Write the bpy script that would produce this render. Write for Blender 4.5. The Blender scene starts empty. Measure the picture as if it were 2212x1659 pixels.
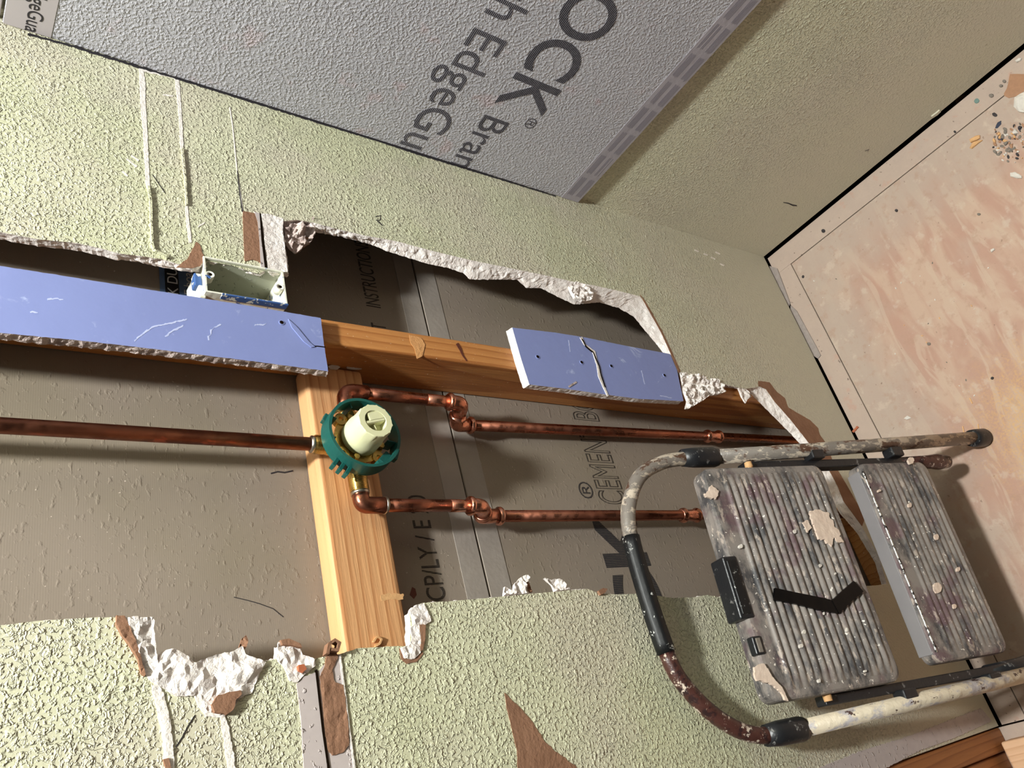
import bpy, bmesh, math, random
from mathutils import Vector, Matrix, noise, geometry
random.seed(7)
SC = bpy.context.scene
COL = SC.collection
V = Vector

# ------------------------------------------------------------------ camera
ROT = ((-0.24030936519967525, -0.549747044200632, -0.8000184975298994),
       (-0.8506457351680241, 0.5162846030970978, -0.09925745234149325),
       (0.46760372350718155, 0.6566798276158181, -0.5917080038031245))   # rows: image right, image down, forward
CAM = V((-1.06461405, -0.80891473, 1.68367274))
FPX, PW, PH = 1720.0, 2212.0, 1659.0
cd = bpy.data.cameras.new('camera'); co = bpy.data.objects.new('camera', cd); COL.objects.link(co)
cd.sensor_width = 36.0; cd.lens = FPX / PW * 36.0; cd.clip_start = 0.02
r, d, f = (V(x) for x in ROT)
m = Matrix(((r[0], -d[0], -f[0]), (r[1], -d[1], -f[1]), (r[2], -d[2], -f[2]))).to_4x4()
m.translation = CAM; co.matrix_world = m
SC.camera = co

# ------------------------------------------------------------------ light, world, exposure
SC.view_settings.view_transform = 'Standard'
SC.view_settings.look = 'None'
SC.view_settings.gamma = 1.0
SC.view_settings.use_curve_mapping = False
SC.view_settings.exposure = 0.53
w = bpy.data.worlds.new('world'); SC.world = w; w.use_nodes = True
w.node_tree.nodes['Background'].inputs[0].default_value = (1, 1, 1, 1)
w.node_tree.nodes['Background'].inputs[1].default_value = 0.0
ld = bpy.data.lights.new('ceiling_lamp_light', 'POINT'); ld.energy = 270; ld.color = (.965, 1.0, .985); ld.shadow_soft_size = .08
lo = bpy.data.objects.new('ceiling_lamp_light', ld); lo.location = (-.66, -.85, 3.40); COL.objects.link(lo)

# ------------------------------------------------------------------ authoring helpers: where a sight line meets a plane of the room
def ray(px, py):
    return V([ROT[0][i]*(px-PW/2)/FPX + ROT[1][i]*(py-PH/2)/FPX + ROT[2][i] for i in range(3)])
def hit(px, py, ax, val):
    k = ray(px, py); t = (val-CAM[ax])/k[ax]; return CAM + k*t
def WP(pts, y=0.0):
    return [(p.x, p.z) for p in (hit(a, b, 1, y) for a, b in pts)]
def FP(pts, z=0.0):
    return [(p.x, p.y) for p in (hit(a, b, 2, z) for a, b in pts)]
def SP(pts, x=0.0):
    return [(p.y, p.z) for p in (hit(a, b, 0, x) for a, b in pts)]

# ------------------------------------------------------------------ materials
def lin(c):
    return tuple([(x/255/12.92 if x/255 <= .04045 else ((x/255+.055)/1.055)**2.4) for x in c] + [1])
class NT:
    def __init__(s, name, rough=.8, metal=0.0, spec=.5):
        s.m = bpy.data.materials.new(name); s.m.use_nodes = True
        s.t = s.m.node_tree; s.b = s.t.nodes['Principled BSDF']
        s.b.inputs['Roughness'].default_value = rough; s.b.inputs['Metallic'].default_value = metal
        s.b.inputs['Specular IOR Level'].default_value = spec
        s.tc = s.t.nodes.new('ShaderNodeTexCoord').outputs['Object']
    def n(s, t, **k):
        x = s.t.nodes.new(t)
        for a, b in k.items(): setattr(x, a, b)
        return x
    def put(s, sock, v):
        if hasattr(v, 'is_output') or isinstance(v, bpy.types.NodeSocket): s.t.links.new(v, sock)
        else: sock.default_value = v
    def mapv(s, scale=(1, 1, 1), rot=(0, 0, 0), loc=(0, 0, 0), v=None):
        x = s.n('ShaderNodeMapping'); s.put(x.inputs[0], v or s.tc)
        x.inputs[1].default_value = loc; x.inputs[2].default_value = rot; x.inputs[3].default_value = scale
        return x.outputs[0]
    def noise(s, sc, det=3, ro=.5, dist=0, v=None):
        x = s.n('ShaderNodeTexNoise'); s.put(x.inputs['Vector'], v or s.tc)
        x.inputs['Scale'].default_value = sc; x.inputs['Detail'].default_value = det
        x.inputs['Roughness'].default_value = ro; x.inputs['Distortion'].default_value = dist
        return x.outputs['Fac']
    def vor(s, sc, v=None, feat='F1', out='Distance'):
        x = s.n('ShaderNodeTexVoronoi', feature=feat); s.put(x.inputs['Vector'], v or s.tc)
        x.inputs['Scale'].default_value = sc; return x.outputs[out]
    def wave(s, sc, v=None, dist=0, det=2, dsc=1, direction='X', prof='SIN', wt='BANDS'):
        x = s.n('ShaderNodeTexWave', wave_type=wt, wave_profile=prof)
        if wt == 'BANDS': x.bands_direction = direction
        s.put(x.inputs['Vector'], v or s.tc)
        x.inputs['Scale'].default_value = sc; x.inputs['Distortion'].default_value = dist
        x.inputs['Detail'].default_value = det; x.inputs['Detail Scale'].default_value = dsc
        return x.outputs['Fac']
    def ramp(s, fac, *stops, interp='LINEAR'):
        x = s.n('ShaderNodeValToRGB'); s.put(x.inputs[0], fac); e = x.color_ramp; e.interpolation = interp
        while len(e.elements) < len(stops): e.elements.new(.5)
        for el, (p, c) in zip(e.elements, stops):
            el.position = p; el.color = c if isinstance(c, tuple) and len(c) == 4 else ((c,)*3+(1,) if not isinstance(c, tuple) else lin(c))
        return x.outputs[0]
    def sm(s, fac, a, b, lo=0.0, hi=1.0):
        x = s.n('ShaderNodeMapRange', interpolation_type='SMOOTHSTEP'); s.put(x.inputs[0], fac)
        x.inputs[1].default_value = a; x.inputs[2].default_value = b; x.inputs[3].default_value = lo; x.inputs[4].default_value = hi
        return x.outputs[0]
    def math(s, op, a, b=0.0):
        x = s.n('ShaderNodeMath', operation=op); s.put(x.inputs[0], a); s.put(x.inputs[1], b); return x.outputs[0]
    def mix(s, fac, a, b, mode='MIX'):
        x = s.n('ShaderNodeMix', data_type='RGBA', blend_type=mode)
        s.put(x.inputs[0], fac)
        s.put(x.inputs[6], lin(a) if isinstance(a, tuple) else a); s.put(x.inputs[7], lin(b) if isinstance(b, tuple) else b)
        return x.outputs[2]
    def sep(s, v=None):
        x = s.n('ShaderNodeSeparateXYZ'); s.put(x.inputs[0], v or s.tc); return x.outputs
    def col(s, c): s.put(s.b.inputs['Base Color'], lin(c) if isinstance(c, tuple) else c); return s
    def rough(s, v): s.put(s.b.inputs['Roughness'], v); return s
    def bump(s, h, dist, strength=1.0):
        x = s.n('ShaderNodeBump'); x.inputs['Distance'].default_value = dist; x.inputs['Strength'].default_value = strength
        s.put(x.inputs['Height'], h); s.put(s.b.inputs['Normal'], x.outputs[0]); return s

M = {}
def mk(name, **k):
    a = NT(name, **k); M[name] = a.m; return a
# painted orange-peel wall
a = mk('green_wall', rough=.55)
warp = a.noise(30, 2)
vv = a.n('ShaderNodeVectorMath', operation='ADD'); a.put(vv.inputs[0], a.tc)
sc_ = a.n('ShaderNodeVectorMath', operation='SCALE'); cx = a.n('ShaderNodeTexNoise'); a.put(cx.inputs['Vector'], a.tc); cx.inputs['Scale'].default_value = 60
a.put(sc_.inputs[0], cx.outputs['Color']); sc_.inputs['Scale'].default_value = .012; a.put(vv.inputs[1], sc_.outputs[0])
n1 = a.sm(a.noise(225, 2.0, .5, .3), .47, .70)
vd = a.vor(88, v=vv.outputs[0])
dots = a.math('MULTIPLY', a.sm(vd, .20, .42, 1, 0), a.sm(a.noise(26, 2), .46, .58))
big = a.noise(95, 1.5, .5, .8)
ridge = a.sm(a.math('ABSOLUTE', a.math('SUBTRACT', big, .53)), 0.0, .032, 1.0, 0.0)
mask = a.sm(a.noise(14, 2), .42, .62)
# the splatter is rolled out smooth near the floor
zz = a.sep()[2]
fade = a.sm(zz, .10, .42, .22, 1.0)
h = a.math('ADD', a.math('MULTIPLY', n1, .9), a.math('MULTIPLY', a.math('MULTIPLY', ridge, mask), .50))
h = a.math('ADD', h, a.math('MULTIPLY', dots, .55))
h = a.math('ADD', a.math('MULTIPLY', h, fade), a.math('MULTIPLY', a.noise(420, 2), .10))
cc = a.mix(a.sm(a.noise(5, 4), .40, .62), (205, 204, 173), (203, 197, 173))
cc = a.mix(a.sm(a.noise(3.1, 5, .6), .48, .60), cc, (200, 200, 166))
cc = a.mix(a.sm(zz, .20, 1.0, .8, 0), cc, (196, 189, 170))
cc = a.mix(a.sm(a.noise(90, 3), .70, .78), cc, (160, 152, 120))
a.col(cc).bump(h, .0017)
# gypsum
a = mk('gypsum', rough=.95, spec=.2)
h = a.math('ADD', a.noise(160, 5, .65, 1.0), a.math('MULTIPLY', a.noise(50, 3), .8))
a.col(a.mix(a.sm(a.noise(45, 4), .35, .68), (246, 238, 232), (228, 217, 210))).bump(h, .0022)
a = mk('gypsum_dirty', rough=.95, spec=.2)
a.col(a.mix(a.sm(a.noise(60, 4), .36, .62), (158, 140, 134), (205, 188, 180))).bump(a.noise(200, 4, .65), .003)
a = mk('brown_paper', rough=.95, spec=.1)
a.col(a.mix(a.noise(30, 4), (126, 92, 72), (158, 120, 96))).bump(a.noise(130, 4, .6), .0015)
a = mk('joint_compound', rough=.8, spec=.25)
a.col(a.mix(a.noise(60, 4), (180, 168, 166), (202, 190, 186))).bump(a.sm(a.noise(130, 3), .6, .72), .0012)
a = mk('white_scratch', rough=.9)
a.col(a.mix(a.noise(200, 3), (224, 214, 206), (246, 240, 232))).bump(a.noise(300, 3), .001)
a = mk('ink', rough=.6); a.col((38, 34, 38))
a = mk('dark_void', rough=1, spec=0); a.col((26, 18, 12))  # near-black; behind the wall and floor gaps it stands in for shade
# printed inks: halftone lines on cement board
def ink(name, c, base, sc, ax, thr):
    a = mk(name, rough=.85)
    p = a.wave(sc, direction=ax, dist=.6, det=1, dsc=3)
    a.col(a.mix(a.sm(a.math('ADD', p, a.math('MULTIPLY', a.noise(160, 2), .5)), thr, thr+.12), base, c))
ink('ink_side', (20, 18, 28), (140, 136, 144), 105, 'Z', .40)
ink('ink_side_thin', (20, 18, 28), (140, 136, 144), 105, 'Z', .52)
ink('ink_back', (28, 27, 33), (92, 82, 72), 110, 'X', .40)
ink('ink_back_dot', (24, 18, 14), (100, 88, 76), 150, 'X', .45)
# side-wall cement board: mesh faced, dimpled
a = mk('board_grey', rough=.75, spec=.3)
mesh = a.math('MULTIPLY', a.wave(140, direction='Y'), a.wave(140, direction='Z'))
h = a.math('ADD', a.math('MULTIPLY', a.sm(a.noise(240, 2.0, .5), .40, .70), 1.0), a.math('MULTIPLY', mesh, .10))
cc = a.mix(a.noise(7, 3), (170, 168, 174), (184, 182, 187))
cc = a.mix(a.sm(a.noise(16, 3), .62, .72, 0, .35), cc, (190, 158, 160))
cc = a.mix(a.sm(a.noise(420, 2), .68, .74), cc, (215, 212, 212))
a.col(cc).bump(h, .0011)
a = mk('board_tape', rough=.5)
a.col(a.mix(a.noise(12, 3), (168, 160, 162), (180, 172, 172)))
a = mk('board_tape_striped', rough=.6)
a.col(a.mix(a.noise(12, 3), (148, 143, 150), (166, 160, 166))).bump(a.noise(120, 3), .0008)
a = mk('stripe_ink', rough=.7); a.col((112, 108, 117))
# back cement boards in the cavity
a = mk('board_brown', rough=.85, spec=.25)
v = a.mapv(scale=(1, 1, 1.5))
h = a.math('ADD', a.sm(a.noise(105, 2, .5, v=v), .56, .78), a.math('MULTIPLY', a.wave(130, direction='Z'), .06))
cc = a.mix(a.noise(6, 4, .6), (132, 120, 107), (146, 133, 120))
cc = a.mix(a.sm(a.noise(2.6, 3), .45, .65, 0, .5), cc, (128, 118, 96))
cc = a.mix(a.sm(a.noise(300, 2), .74, .78), cc, (205, 190, 175))
a.col(cc).bump(h, .0004)
a = mk('board_edge_band', rough=.62, spec=.4)
a.col(a.mix(a.noise(30, 4), (140, 131, 122), (158, 149, 140))).bump(a.noise(120, 3), .0006)
a = mk('blue_drywall', rough=.6, spec=.35)
cc = a.mix(a.sm(a.noise(22, 5, .65, .8), .62, .72), (134, 145, 196), (186, 194, 226))
cc = a.mix(a.sm(a.noise(3, 3), .4, .7, 0, .5), cc, (120, 130, 180))
a.col(cc).bump(a.noise(40, 3), .0006)
a = mk('pale_blue', rough=.7); a.col(a.mix(a.noise(160, 4, .7), (150, 162, 214), (214, 218, 236)))
a = mk('stud_scrape', rough=.8); a.col(a.mix(a.noise(200, 4, .7), (190, 128, 70), (220, 168, 112))).bump(a.noise(220, 4, .7), .0015)
# woods
def wood(name, c1, c2, c3, axis='Z', ring=42, rough=.6, knots=False, bmp=.0006):
    a = mk(name, rough=rough, spec=.35)
    s = {'X': (.06, 1, 1), 'Y': (1, .06, 1), 'Z': (1, 1, .06)}[axis]
    v = a.mapv(scale=s)
    g = a.wave(ring, v=v, dist=8.0, det=2, dsc=.9, direction='X' if axis != 'X' else 'Z', prof='SAW')
    fine = a.noise(260, 3, .6, v=v)
    cc = a.mix(a.ramp(g, (0, 0.0), (.65, .35), (.93, 1.0), (1, .1)), c1, c2)
    cc = a.mix(a.math('MULTIPLY', fine, .55), cc, c3)
    if knots:
        k = a.vor(9, v=a.mapv(scale=(1.0, 1.0, .45)))
        rings = a.math('SINE', a.math('MULTIPLY', k, 110))
        near = a.sm(k, .10, .42, 1, 0)
        cc = a.mix(a.math('MULTIPLY', a.sm(rings, 0, 1), a.math('MULTIPLY', near, .45)), cc, c3)
        cc = a.mix(a.sm(k, .02, .07, .9, 0), cc, (70, 38, 16))
    if knots: cc = a.mix(a.sm(a.noise(330, 2, .5), .72, .75), cc, (226, 208, 184))
    a.col(cc).bump(a.math('ADD', fine, g), bmp)
    return a
wood('pine', (222, 172, 122), (176, 118, 72), (204, 148, 100), axis='X', ring=24)
wood('old_stud', (204, 144, 84), (166, 104, 54), (148, 88, 42), axis='Z', ring=26, rough=.42, knots=True, bmp=.0008)
wood('jamb_wood', (172, 112, 62), (132, 78, 38), (120, 70, 36), axis='Z', ring=26, rough=.5)
wood('pale_lumber', (226, 184, 146), (204, 156, 118), (214, 168, 130), axis='Y', ring=24)
# floor plywood
a = mk('plywood', rough=.75, spec=.3)
v = a.mapv(scale=(.30, 1.0, 1.0))
st = a.noise(15, 4, .5, 1.4, v=v)
cc = a.mix(a.sm(st, .38, .62), (188, 160, 140), (178, 142, 124))
cc = a.mix(a.sm(a.noise(24, 3, .5, 1.2, v=a.mapv(scale=(.22, 1, 1), loc=(3, 1, 0))), .56, .62, 0, .6), cc, (192, 168, 148))
s_ = a.sep()
dust1 = a.sm(a.math('ADD', s_[0], a.math('MULTIPLY', a.noise(7, 4, .6), .22)), -.14, .03)
dust2 = a.sm(a.math('ADD', s_[1], a.math('MULTIPLY', a.noise(7, 4, .6), .26)), -.10, .05)
cc = a.mix(a.math('MULTIPLY', a.math('MAXIMUM', dust1, dust2), .85), cc, (174, 157, 143))
cc = a.mix(a.sm(a.noise(4.2, 4, .55), .54, .68, 0, .75), cc, (180, 160, 145))
cc = a.mix(a.sm(a.noise(42, 5, .65), .52, .68, 0, .45), cc, (168, 136, 116))
cc = a.mix(a.sm(a.noise(28, 4, .6, v=a.mapv(loc=(5, 2, 0))), .56, .68, 0, .5), cc, (196, 178, 162))
cc = a.mix(a.sm(a.noise(90, 3, .6), .69, .73, 0, .6), cc, (110, 84, 72))
# sawdust patch out in the room
dx = a.math('SUBTRACT', s_[0], -.66); dy = a.math('SUBTRACT', s_[1], -.36)
dd = a.math('SQRT', a.math('ADD', a.math('MULTIPLY', dx, dx), a.math('MULTIPLY', dy, dy)))
sd = a.sm(a.math('ADD', dd, a.math('MULTIPLY', a.noise(60, 4, .7), .22)), .14, .30, 1, 0)
cc = a.mix(a.math('MULTIPLY', a.math('MULTIPLY', sd, a.sm(a.noise(230, 4, .7), .38, .62)), .75), cc, (206, 164, 110))
a.col(cc).bump(a.noise(120, 4, .6), .0008)
a = mk('dusty_strip', rough=.85, spec=.2)
cc = a.mix(a.noise(14, 5, .6), (186, 166, 150), (168, 150, 138))
cc = a.mix(a.sm(a.noise(26, 4, .6), .58, .68, 0, .5), cc, (182, 146, 128))
cc = a.mix(a.sm(a.noise(80, 3, .6), .66, .72), cc, (120, 104, 96))
a.col(cc).bump(a.noise(110, 4, .6), .0012)
a = mk('far_wall', rough=.9); a.col((62, 60, 58))  # unseen walls, colour kept dark to cut bounced light
a = mk('far_floor', rough=.8); a.col((60, 52, 45))  # invented dark colour for unseen floor, cuts light bounced upward
a = mk('plain_ceiling', rough=.9); a.col((88, 86, 82)).bump(a.noise(150, 3), .001)  # unseen ceiling, darkened so less lamp light bounces back
# metals
def copper(name, c1, c2, c3, rough, sc=35, axis=2):
    a = mk(name, rough=rough, metal=1.0)
    s = [1, 1, 1]; s[axis] = .45
    v = a.mapv(scale=tuple(s))
    cc = a.mix(a.sm(a.noise(sc, 4, .6, v=v), .42, .62), c1, c2)
    cc = a.mix(a.sm(a.noise(sc*1.9, 3, .6, v=v), .58, .68), cc, c3)
    a.col(cc).rough(a.sm(a.noise(60, 3), .3, .7, rough-.06, rough+.16)).bump(a.noise(90, 3), .0002)
copper('copper_old', (142, 92, 72), (112, 68, 54), (170, 96, 74), .40)
copper('copper_pipe', (166, 108, 86), (146, 90, 70), (156, 92, 70), .28, sc=22)
copper('copper_bright', (222, 156, 130), (204, 136, 110), (228, 172, 150), .2)
copper('brass', (214, 178, 104), (196, 158, 88), (230, 198, 130), .25)
a = mk('solder', rough=.3, metal=1); a.col((196, 188, 176))
a = mk('green_plastic', rough=.45, spec=.5); a.col(a.mix(a.noise(300, 2), (10, 72, 66), (20, 88, 80)))
a = mk('cream_plastic', rough=.42, spec=.5); a.col(a.mix(a.noise(12, 2), (222, 220, 178), (214, 214, 172)))
a.b.inputs['Subsurface Weight'].default_value = .15; a.b.inputs['Subsurface Radius'].default_value = (.01, .01, .006)
a = mk('box_inner', rough=.5); a.col((168, 170, 150)).bump(a.sm(a.noise(150, 2), .62, .7), .0012)
a = mk('box_paint', rough=.5)
a.col(a.mix(a.sm(a.noise(70, 4, .65, 1), .60, .64), (232, 230, 214), (66, 104, 168))).bump(a.noise(80, 3), .001)
a = mk('box_blue', rough=.4); a.col(a.mix(a.sm(a.noise(90, 4, .6), .56, .60), (60, 92, 146), (225, 222, 208)))
# step stool finishes
a = mk('stool_tread', rough=.5, spec=.45)
v = a.mapv(scale=(.5, 1, 1))
cc = a.mix(a.sm(a.noise(34, 5, .7, v=v), .34, .58), (64, 63, 65), (134, 126, 120))
cc = a.mix(a.sm(a.noise(16, 4, .6, v=a.mapv(loc=(1, 2, 3))), .52, .66, 0, .75), cc, (96, 70, 76))
cc = a.mix(a.sm(a.noise(75, 5, .7, v=v), .56, .64, 0, .8), cc, (172, 158, 146))
cc = a.mix(a.sm(a.noise(160, 3, .6), .66, .70), cc, (232, 224, 214))
a.col(cc).bump(a.noise(150, 4, .6), .0004)
a = mk('stool_black', rough=.38, spec=.5)
a.col(a.mix(a.sm(a.noise(80, 5, .7), .60, .66), (28, 29, 32), (112, 110, 108))).bump(a.noise(150, 3), .0004)
a = mk('foam_grip', rough=.5, spec=.45)
a.col(a.mix(a.sm(a.noise(60, 5, .75), .61, .64), (14, 15, 17), (205, 205, 200))).bump(a.noise(90, 3), .0005)
a = mk('stool_steel', rough=.42, spec=.5)
cc = a.mix(a.sm(a.noise(60, 5, .7, v=a.mapv(scale=(1, 1, .4))), .50, .56), (124, 116, 108), (190, 176, 158))
cc = a.mix(a.sm(a.noise(46, 5, .7, v=a.mapv(scale=(1, 1, .5), loc=(4, 4, 4))), .54, .60), cc, (84, 58, 44))
a.col(cc).bump(a.noise(90, 4), .0015)
a = mk('stool_rusty', rough=.38, spec=.5)
cc = a.mix(a.sm(a.noise(60, 5, .7), .52, .60), (70, 40, 34), (44, 26, 26))
cc = a.mix(a.sm(a.noise(75, 5, .75, v=a.mapv(loc=(2, 5, 1))), .56, .62), cc, (200, 184, 168))
a.col(cc).bump(a.noise(90, 4), .0015)
a = mk('stool_white_drips', rough=.5)
cc = a.mix(a.sm(a.noise(40, 5, .7, v=a.mapv(scale=(1, 1, .5))), .40, .50), (164, 157, 158), (200, 186, 164))
cc = a.mix(a.sm(a.noise(70, 5, .7, v=a.mapv(loc=(2, 5, 1), scale=(1, 1, .5))), .60, .64), cc, (64, 40, 34))
a.col(cc).bump(a.noise(70, 4), .003)
a = mk('tread_edge', rough=.5, metal=.0); a.col(a.mix(a.noise(18, 3), (138, 134, 134), (120, 116, 118)))
a = mk('bare_metal', rough=.3, metal=.8); a.col(a.mix(a.sm(a.noise(200, 4), .5, .6), (225, 222, 216), (50, 46, 46))).bump(a.noise(200, 3), .001)
a = mk('electrical_tape', rough=.3, spec=.2); a.col((8, 8, 9)).bump(a.noise(30, 2), .001)
a = mk('paint_blob', rough=.45); a.col(a.mix(a.noise(80, 4), (226, 206, 188), (205, 182, 166))).bump(a.noise(90, 4), .002)
for nm, c in dict(chip_white=(226, 218, 208), chip_brown=(172, 128, 96), chip_dark=(52, 46, 48), chip_blue=(44, 52, 72), chip_grey=(128, 118, 108),
                  chip_wood=(222, 172, 118), chip_green=(112, 138, 130), chip_orange=(186, 104, 68), compound_grey=(160, 148, 140), lilac_stain=(158, 140, 150), label_blue=(96, 122, 160), label_black=(20, 20, 24), label_white=(222, 222, 222),
                  red_stain=(96, 42, 22), lampglass=(240, 235, 225)).items():
    a = mk(nm, rough=.7); a.col(a.mix(a.noise(120, 3), c, tuple(int(x*.85) for x in c))).bump(a.noise(150, 3), .0008)

# ------------------------------------------------------------------ object helpers
def link(name, bm, mats, parent=None, smooth=False):
    me = bpy.data.meshes.new(name)
    bm.normal_update(); bm.to_mesh(me); bm.free()
    for x in (mats if isinstance(mats, (list, tuple)) else [mats]): me.materials.append(M[x])
    if smooth: me.polygons.foreach_set('use_smooth', [True]*len(me.polygons))
    o = bpy.data.objects.new(name, me); COL.objects.link(o)
    if parent: o.parent = parent; o.matrix_parent_inverse = parent.matrix_world.inverted()
    return o
def tag(o, label, cat, group=None):
    o['label'] = label; o['category'] = cat
    if group: o['group'] = group
    return o
def empty(name, loc, label=None, cat=None, group=None, mw=None):
    o = bpy.data.objects.new(name, None); COL.objects.link(o); o.empty_display_size = .05
    o.matrix_world = mw if mw else Matrix.Translation(loc)
    if not mw: o.location = loc
    if label: tag(o, label, cat, group)
    return o
def struct(o, label=None):
    o['kind'] = 'structure'
    if label: o['label'] = label; o['category'] = label.split()[-1]
    return o
def box(bm, x0, x1, y0, y1, z0, z1, mi=0, bev=0):
    g = bmesh.ops.create_cube(bm, size=1, matrix=Matrix.Translation(((x0+x1)/2, (y0+y1)/2, (z0+z1)/2)) @ Matrix.Diagonal((abs(x1-x0), abs(y1-y0), abs(z1-z0), 1)))
    fs = {f for v_ in g['verts'] for f in v_.link_faces}
    for f_ in fs: f_.material_index = mi
    if bev:
        es = list({e for v_ in g['verts'] for e in v_.link_edges})
        bmesh.ops.bevel(bm, geom=es, offset=bev, segments=3, profile=.5, affect='EDGES')
def frame_at(t, ref):
    t = t.normalized(); u = ref - t*ref.dot(t)
    if u.length < 1e-5: u = t.orthogonal()
    u.normalize(); return u, t.cross(u)
def fillet(pts, rad, n=8):
    pts = [V(p) for p in pts]; out = [pts[0]]
    for i in range(1, len(pts)-1):
        a_, b_, c_ = pts[i-1], pts[i], pts[i+1]
        u = (a_-b_).normalized(); w_ = (c_-b_).normalized()
        ang = u.angle(w_)
        if ang > math.pi-.02: out.append(b_); continue
        k = min(rad/math.tan(ang/2), (a_-b_).length*.49, (c_-b_).length*.49)
        p, q = b_+u*k, b_+w_*k
        for j in range(n+1):
            t = j/n; out.append(p.lerp(b_, t).lerp(b_.lerp(q, t), t))
    out.append(pts[-1]); return out
def tube(bm, pts, r_, seg=24, mi=0, caps=True, prof=None, ref=None):
    pts = [V(p) for p in pts]; n = len(pts); rs = r_ if isinstance(r_, (list, tuple)) else [r_]*n
    rings = []; ref = ref or V((0.13, .97, .2))
    for i, p in enumerate(pts):
        t = (pts[min(i+1, n-1)]-pts[max(i-1, 0)])
        u, w_ = frame_at(t, ref); ref = u
        ring = []
        for k in range(seg):
            a_ = 2*math.pi*k/seg; c_, s_ = math.cos(a_), math.sin(a_)
            if prof: c_, s_ = c_*prof[0], s_*prof[1]
            ring.append(bm.verts.new(p+(u*c_+w_*s_)*rs[i]))
        rings.append(ring)
    for i in range(n-1):
        for k in range(seg):
            f_ = bm.faces.new((rings[i][k], rings[i][(k+1) % seg], rings[i+1][(k+1) % seg], rings[i+1][k])); f_.material_index = mi; f_.smooth = True
    if caps:
        for rg in (rings[0][::-1], rings[-1]):
            f_ = bm.faces.new(rg); f_.material_index = mi
    return rings
def lathe(bm, prof, origin, axis, seg=48, mi=0, ref=None):
    """prof: list of (distance along axis, radius)"""
    origin, axis = V(origin), V(axis).normalized(); u, w_ = frame_at(axis, ref or V((.2, .3, .9)))
    rings = []
    for t, rr in prof:
        rings.append([bm.verts.new(origin+axis*t+(u*math.cos(2*math.pi*k/seg)+w_*math.sin(2*math.pi*k/seg))*rr) for k in range(seg)])
    for i in range(len(rings)-1):
        for k in range(seg):
            f_ = bm.faces.new((rings[i][k], rings[i][(k+1) % seg], rings[i+1][(k+1) % seg], rings[i+1][k])); f_.material_index = mi
    return rings
def resample(pts, n, closed=False):
    pts = [V(p) for p in pts]
    if closed: pts = pts+[pts[0]]
    L = [0]
    for a_, b_ in zip(pts, pts[1:]): L.append(L[-1]+(b_-a_).length)
    out = []; j = 0
    for i in range(n):
        t = L[-1]*i/(n if closed else n-1)
        while j < len(L)-2 and L[j+1] < t: j += 1
        s_ = (t-L[j])/max(L[j+1]-L[j], 1e-9); out.append(pts[j].lerp(pts[j+1], min(s_, 1)))
    return out
def jag(pts, amp, sc, seed=0):
    out = []
    for p in pts:
        q = V((p.x*sc, p.y*sc, seed))
        out.append(p+V((noise.noise(q)+.5*noise.noise(q*2.7), noise.noise(q+V((9, 4, 2)))+.5*noise.noise(q*2.7+V((3, 3, 3)))))*amp)
    return out
PL = {'W': lambda u, v_, h_: V((u, h_, v_)), 'S': lambda u, v_, h_: V((h_, u, v_)), 'F': lambda u, v_, h_: V((u, v_, h_))}
OUT = {'W': -1, 'S': -1, 'F': 1}
def in_poly(p, poly):
    c_ = False; j = len(poly)-1
    for i in range(len(poly)):
        a_, b_ = poly[i], poly[j]
        if (a_[1] > p[1]) != (b_[1] > p[1]) and p[0] < (b_[0]-a_[0])*(p[1]-a_[1])/(b_[1]-a_[1])+a_[0]: c_ = not c_
        j = i
    return c_
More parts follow.
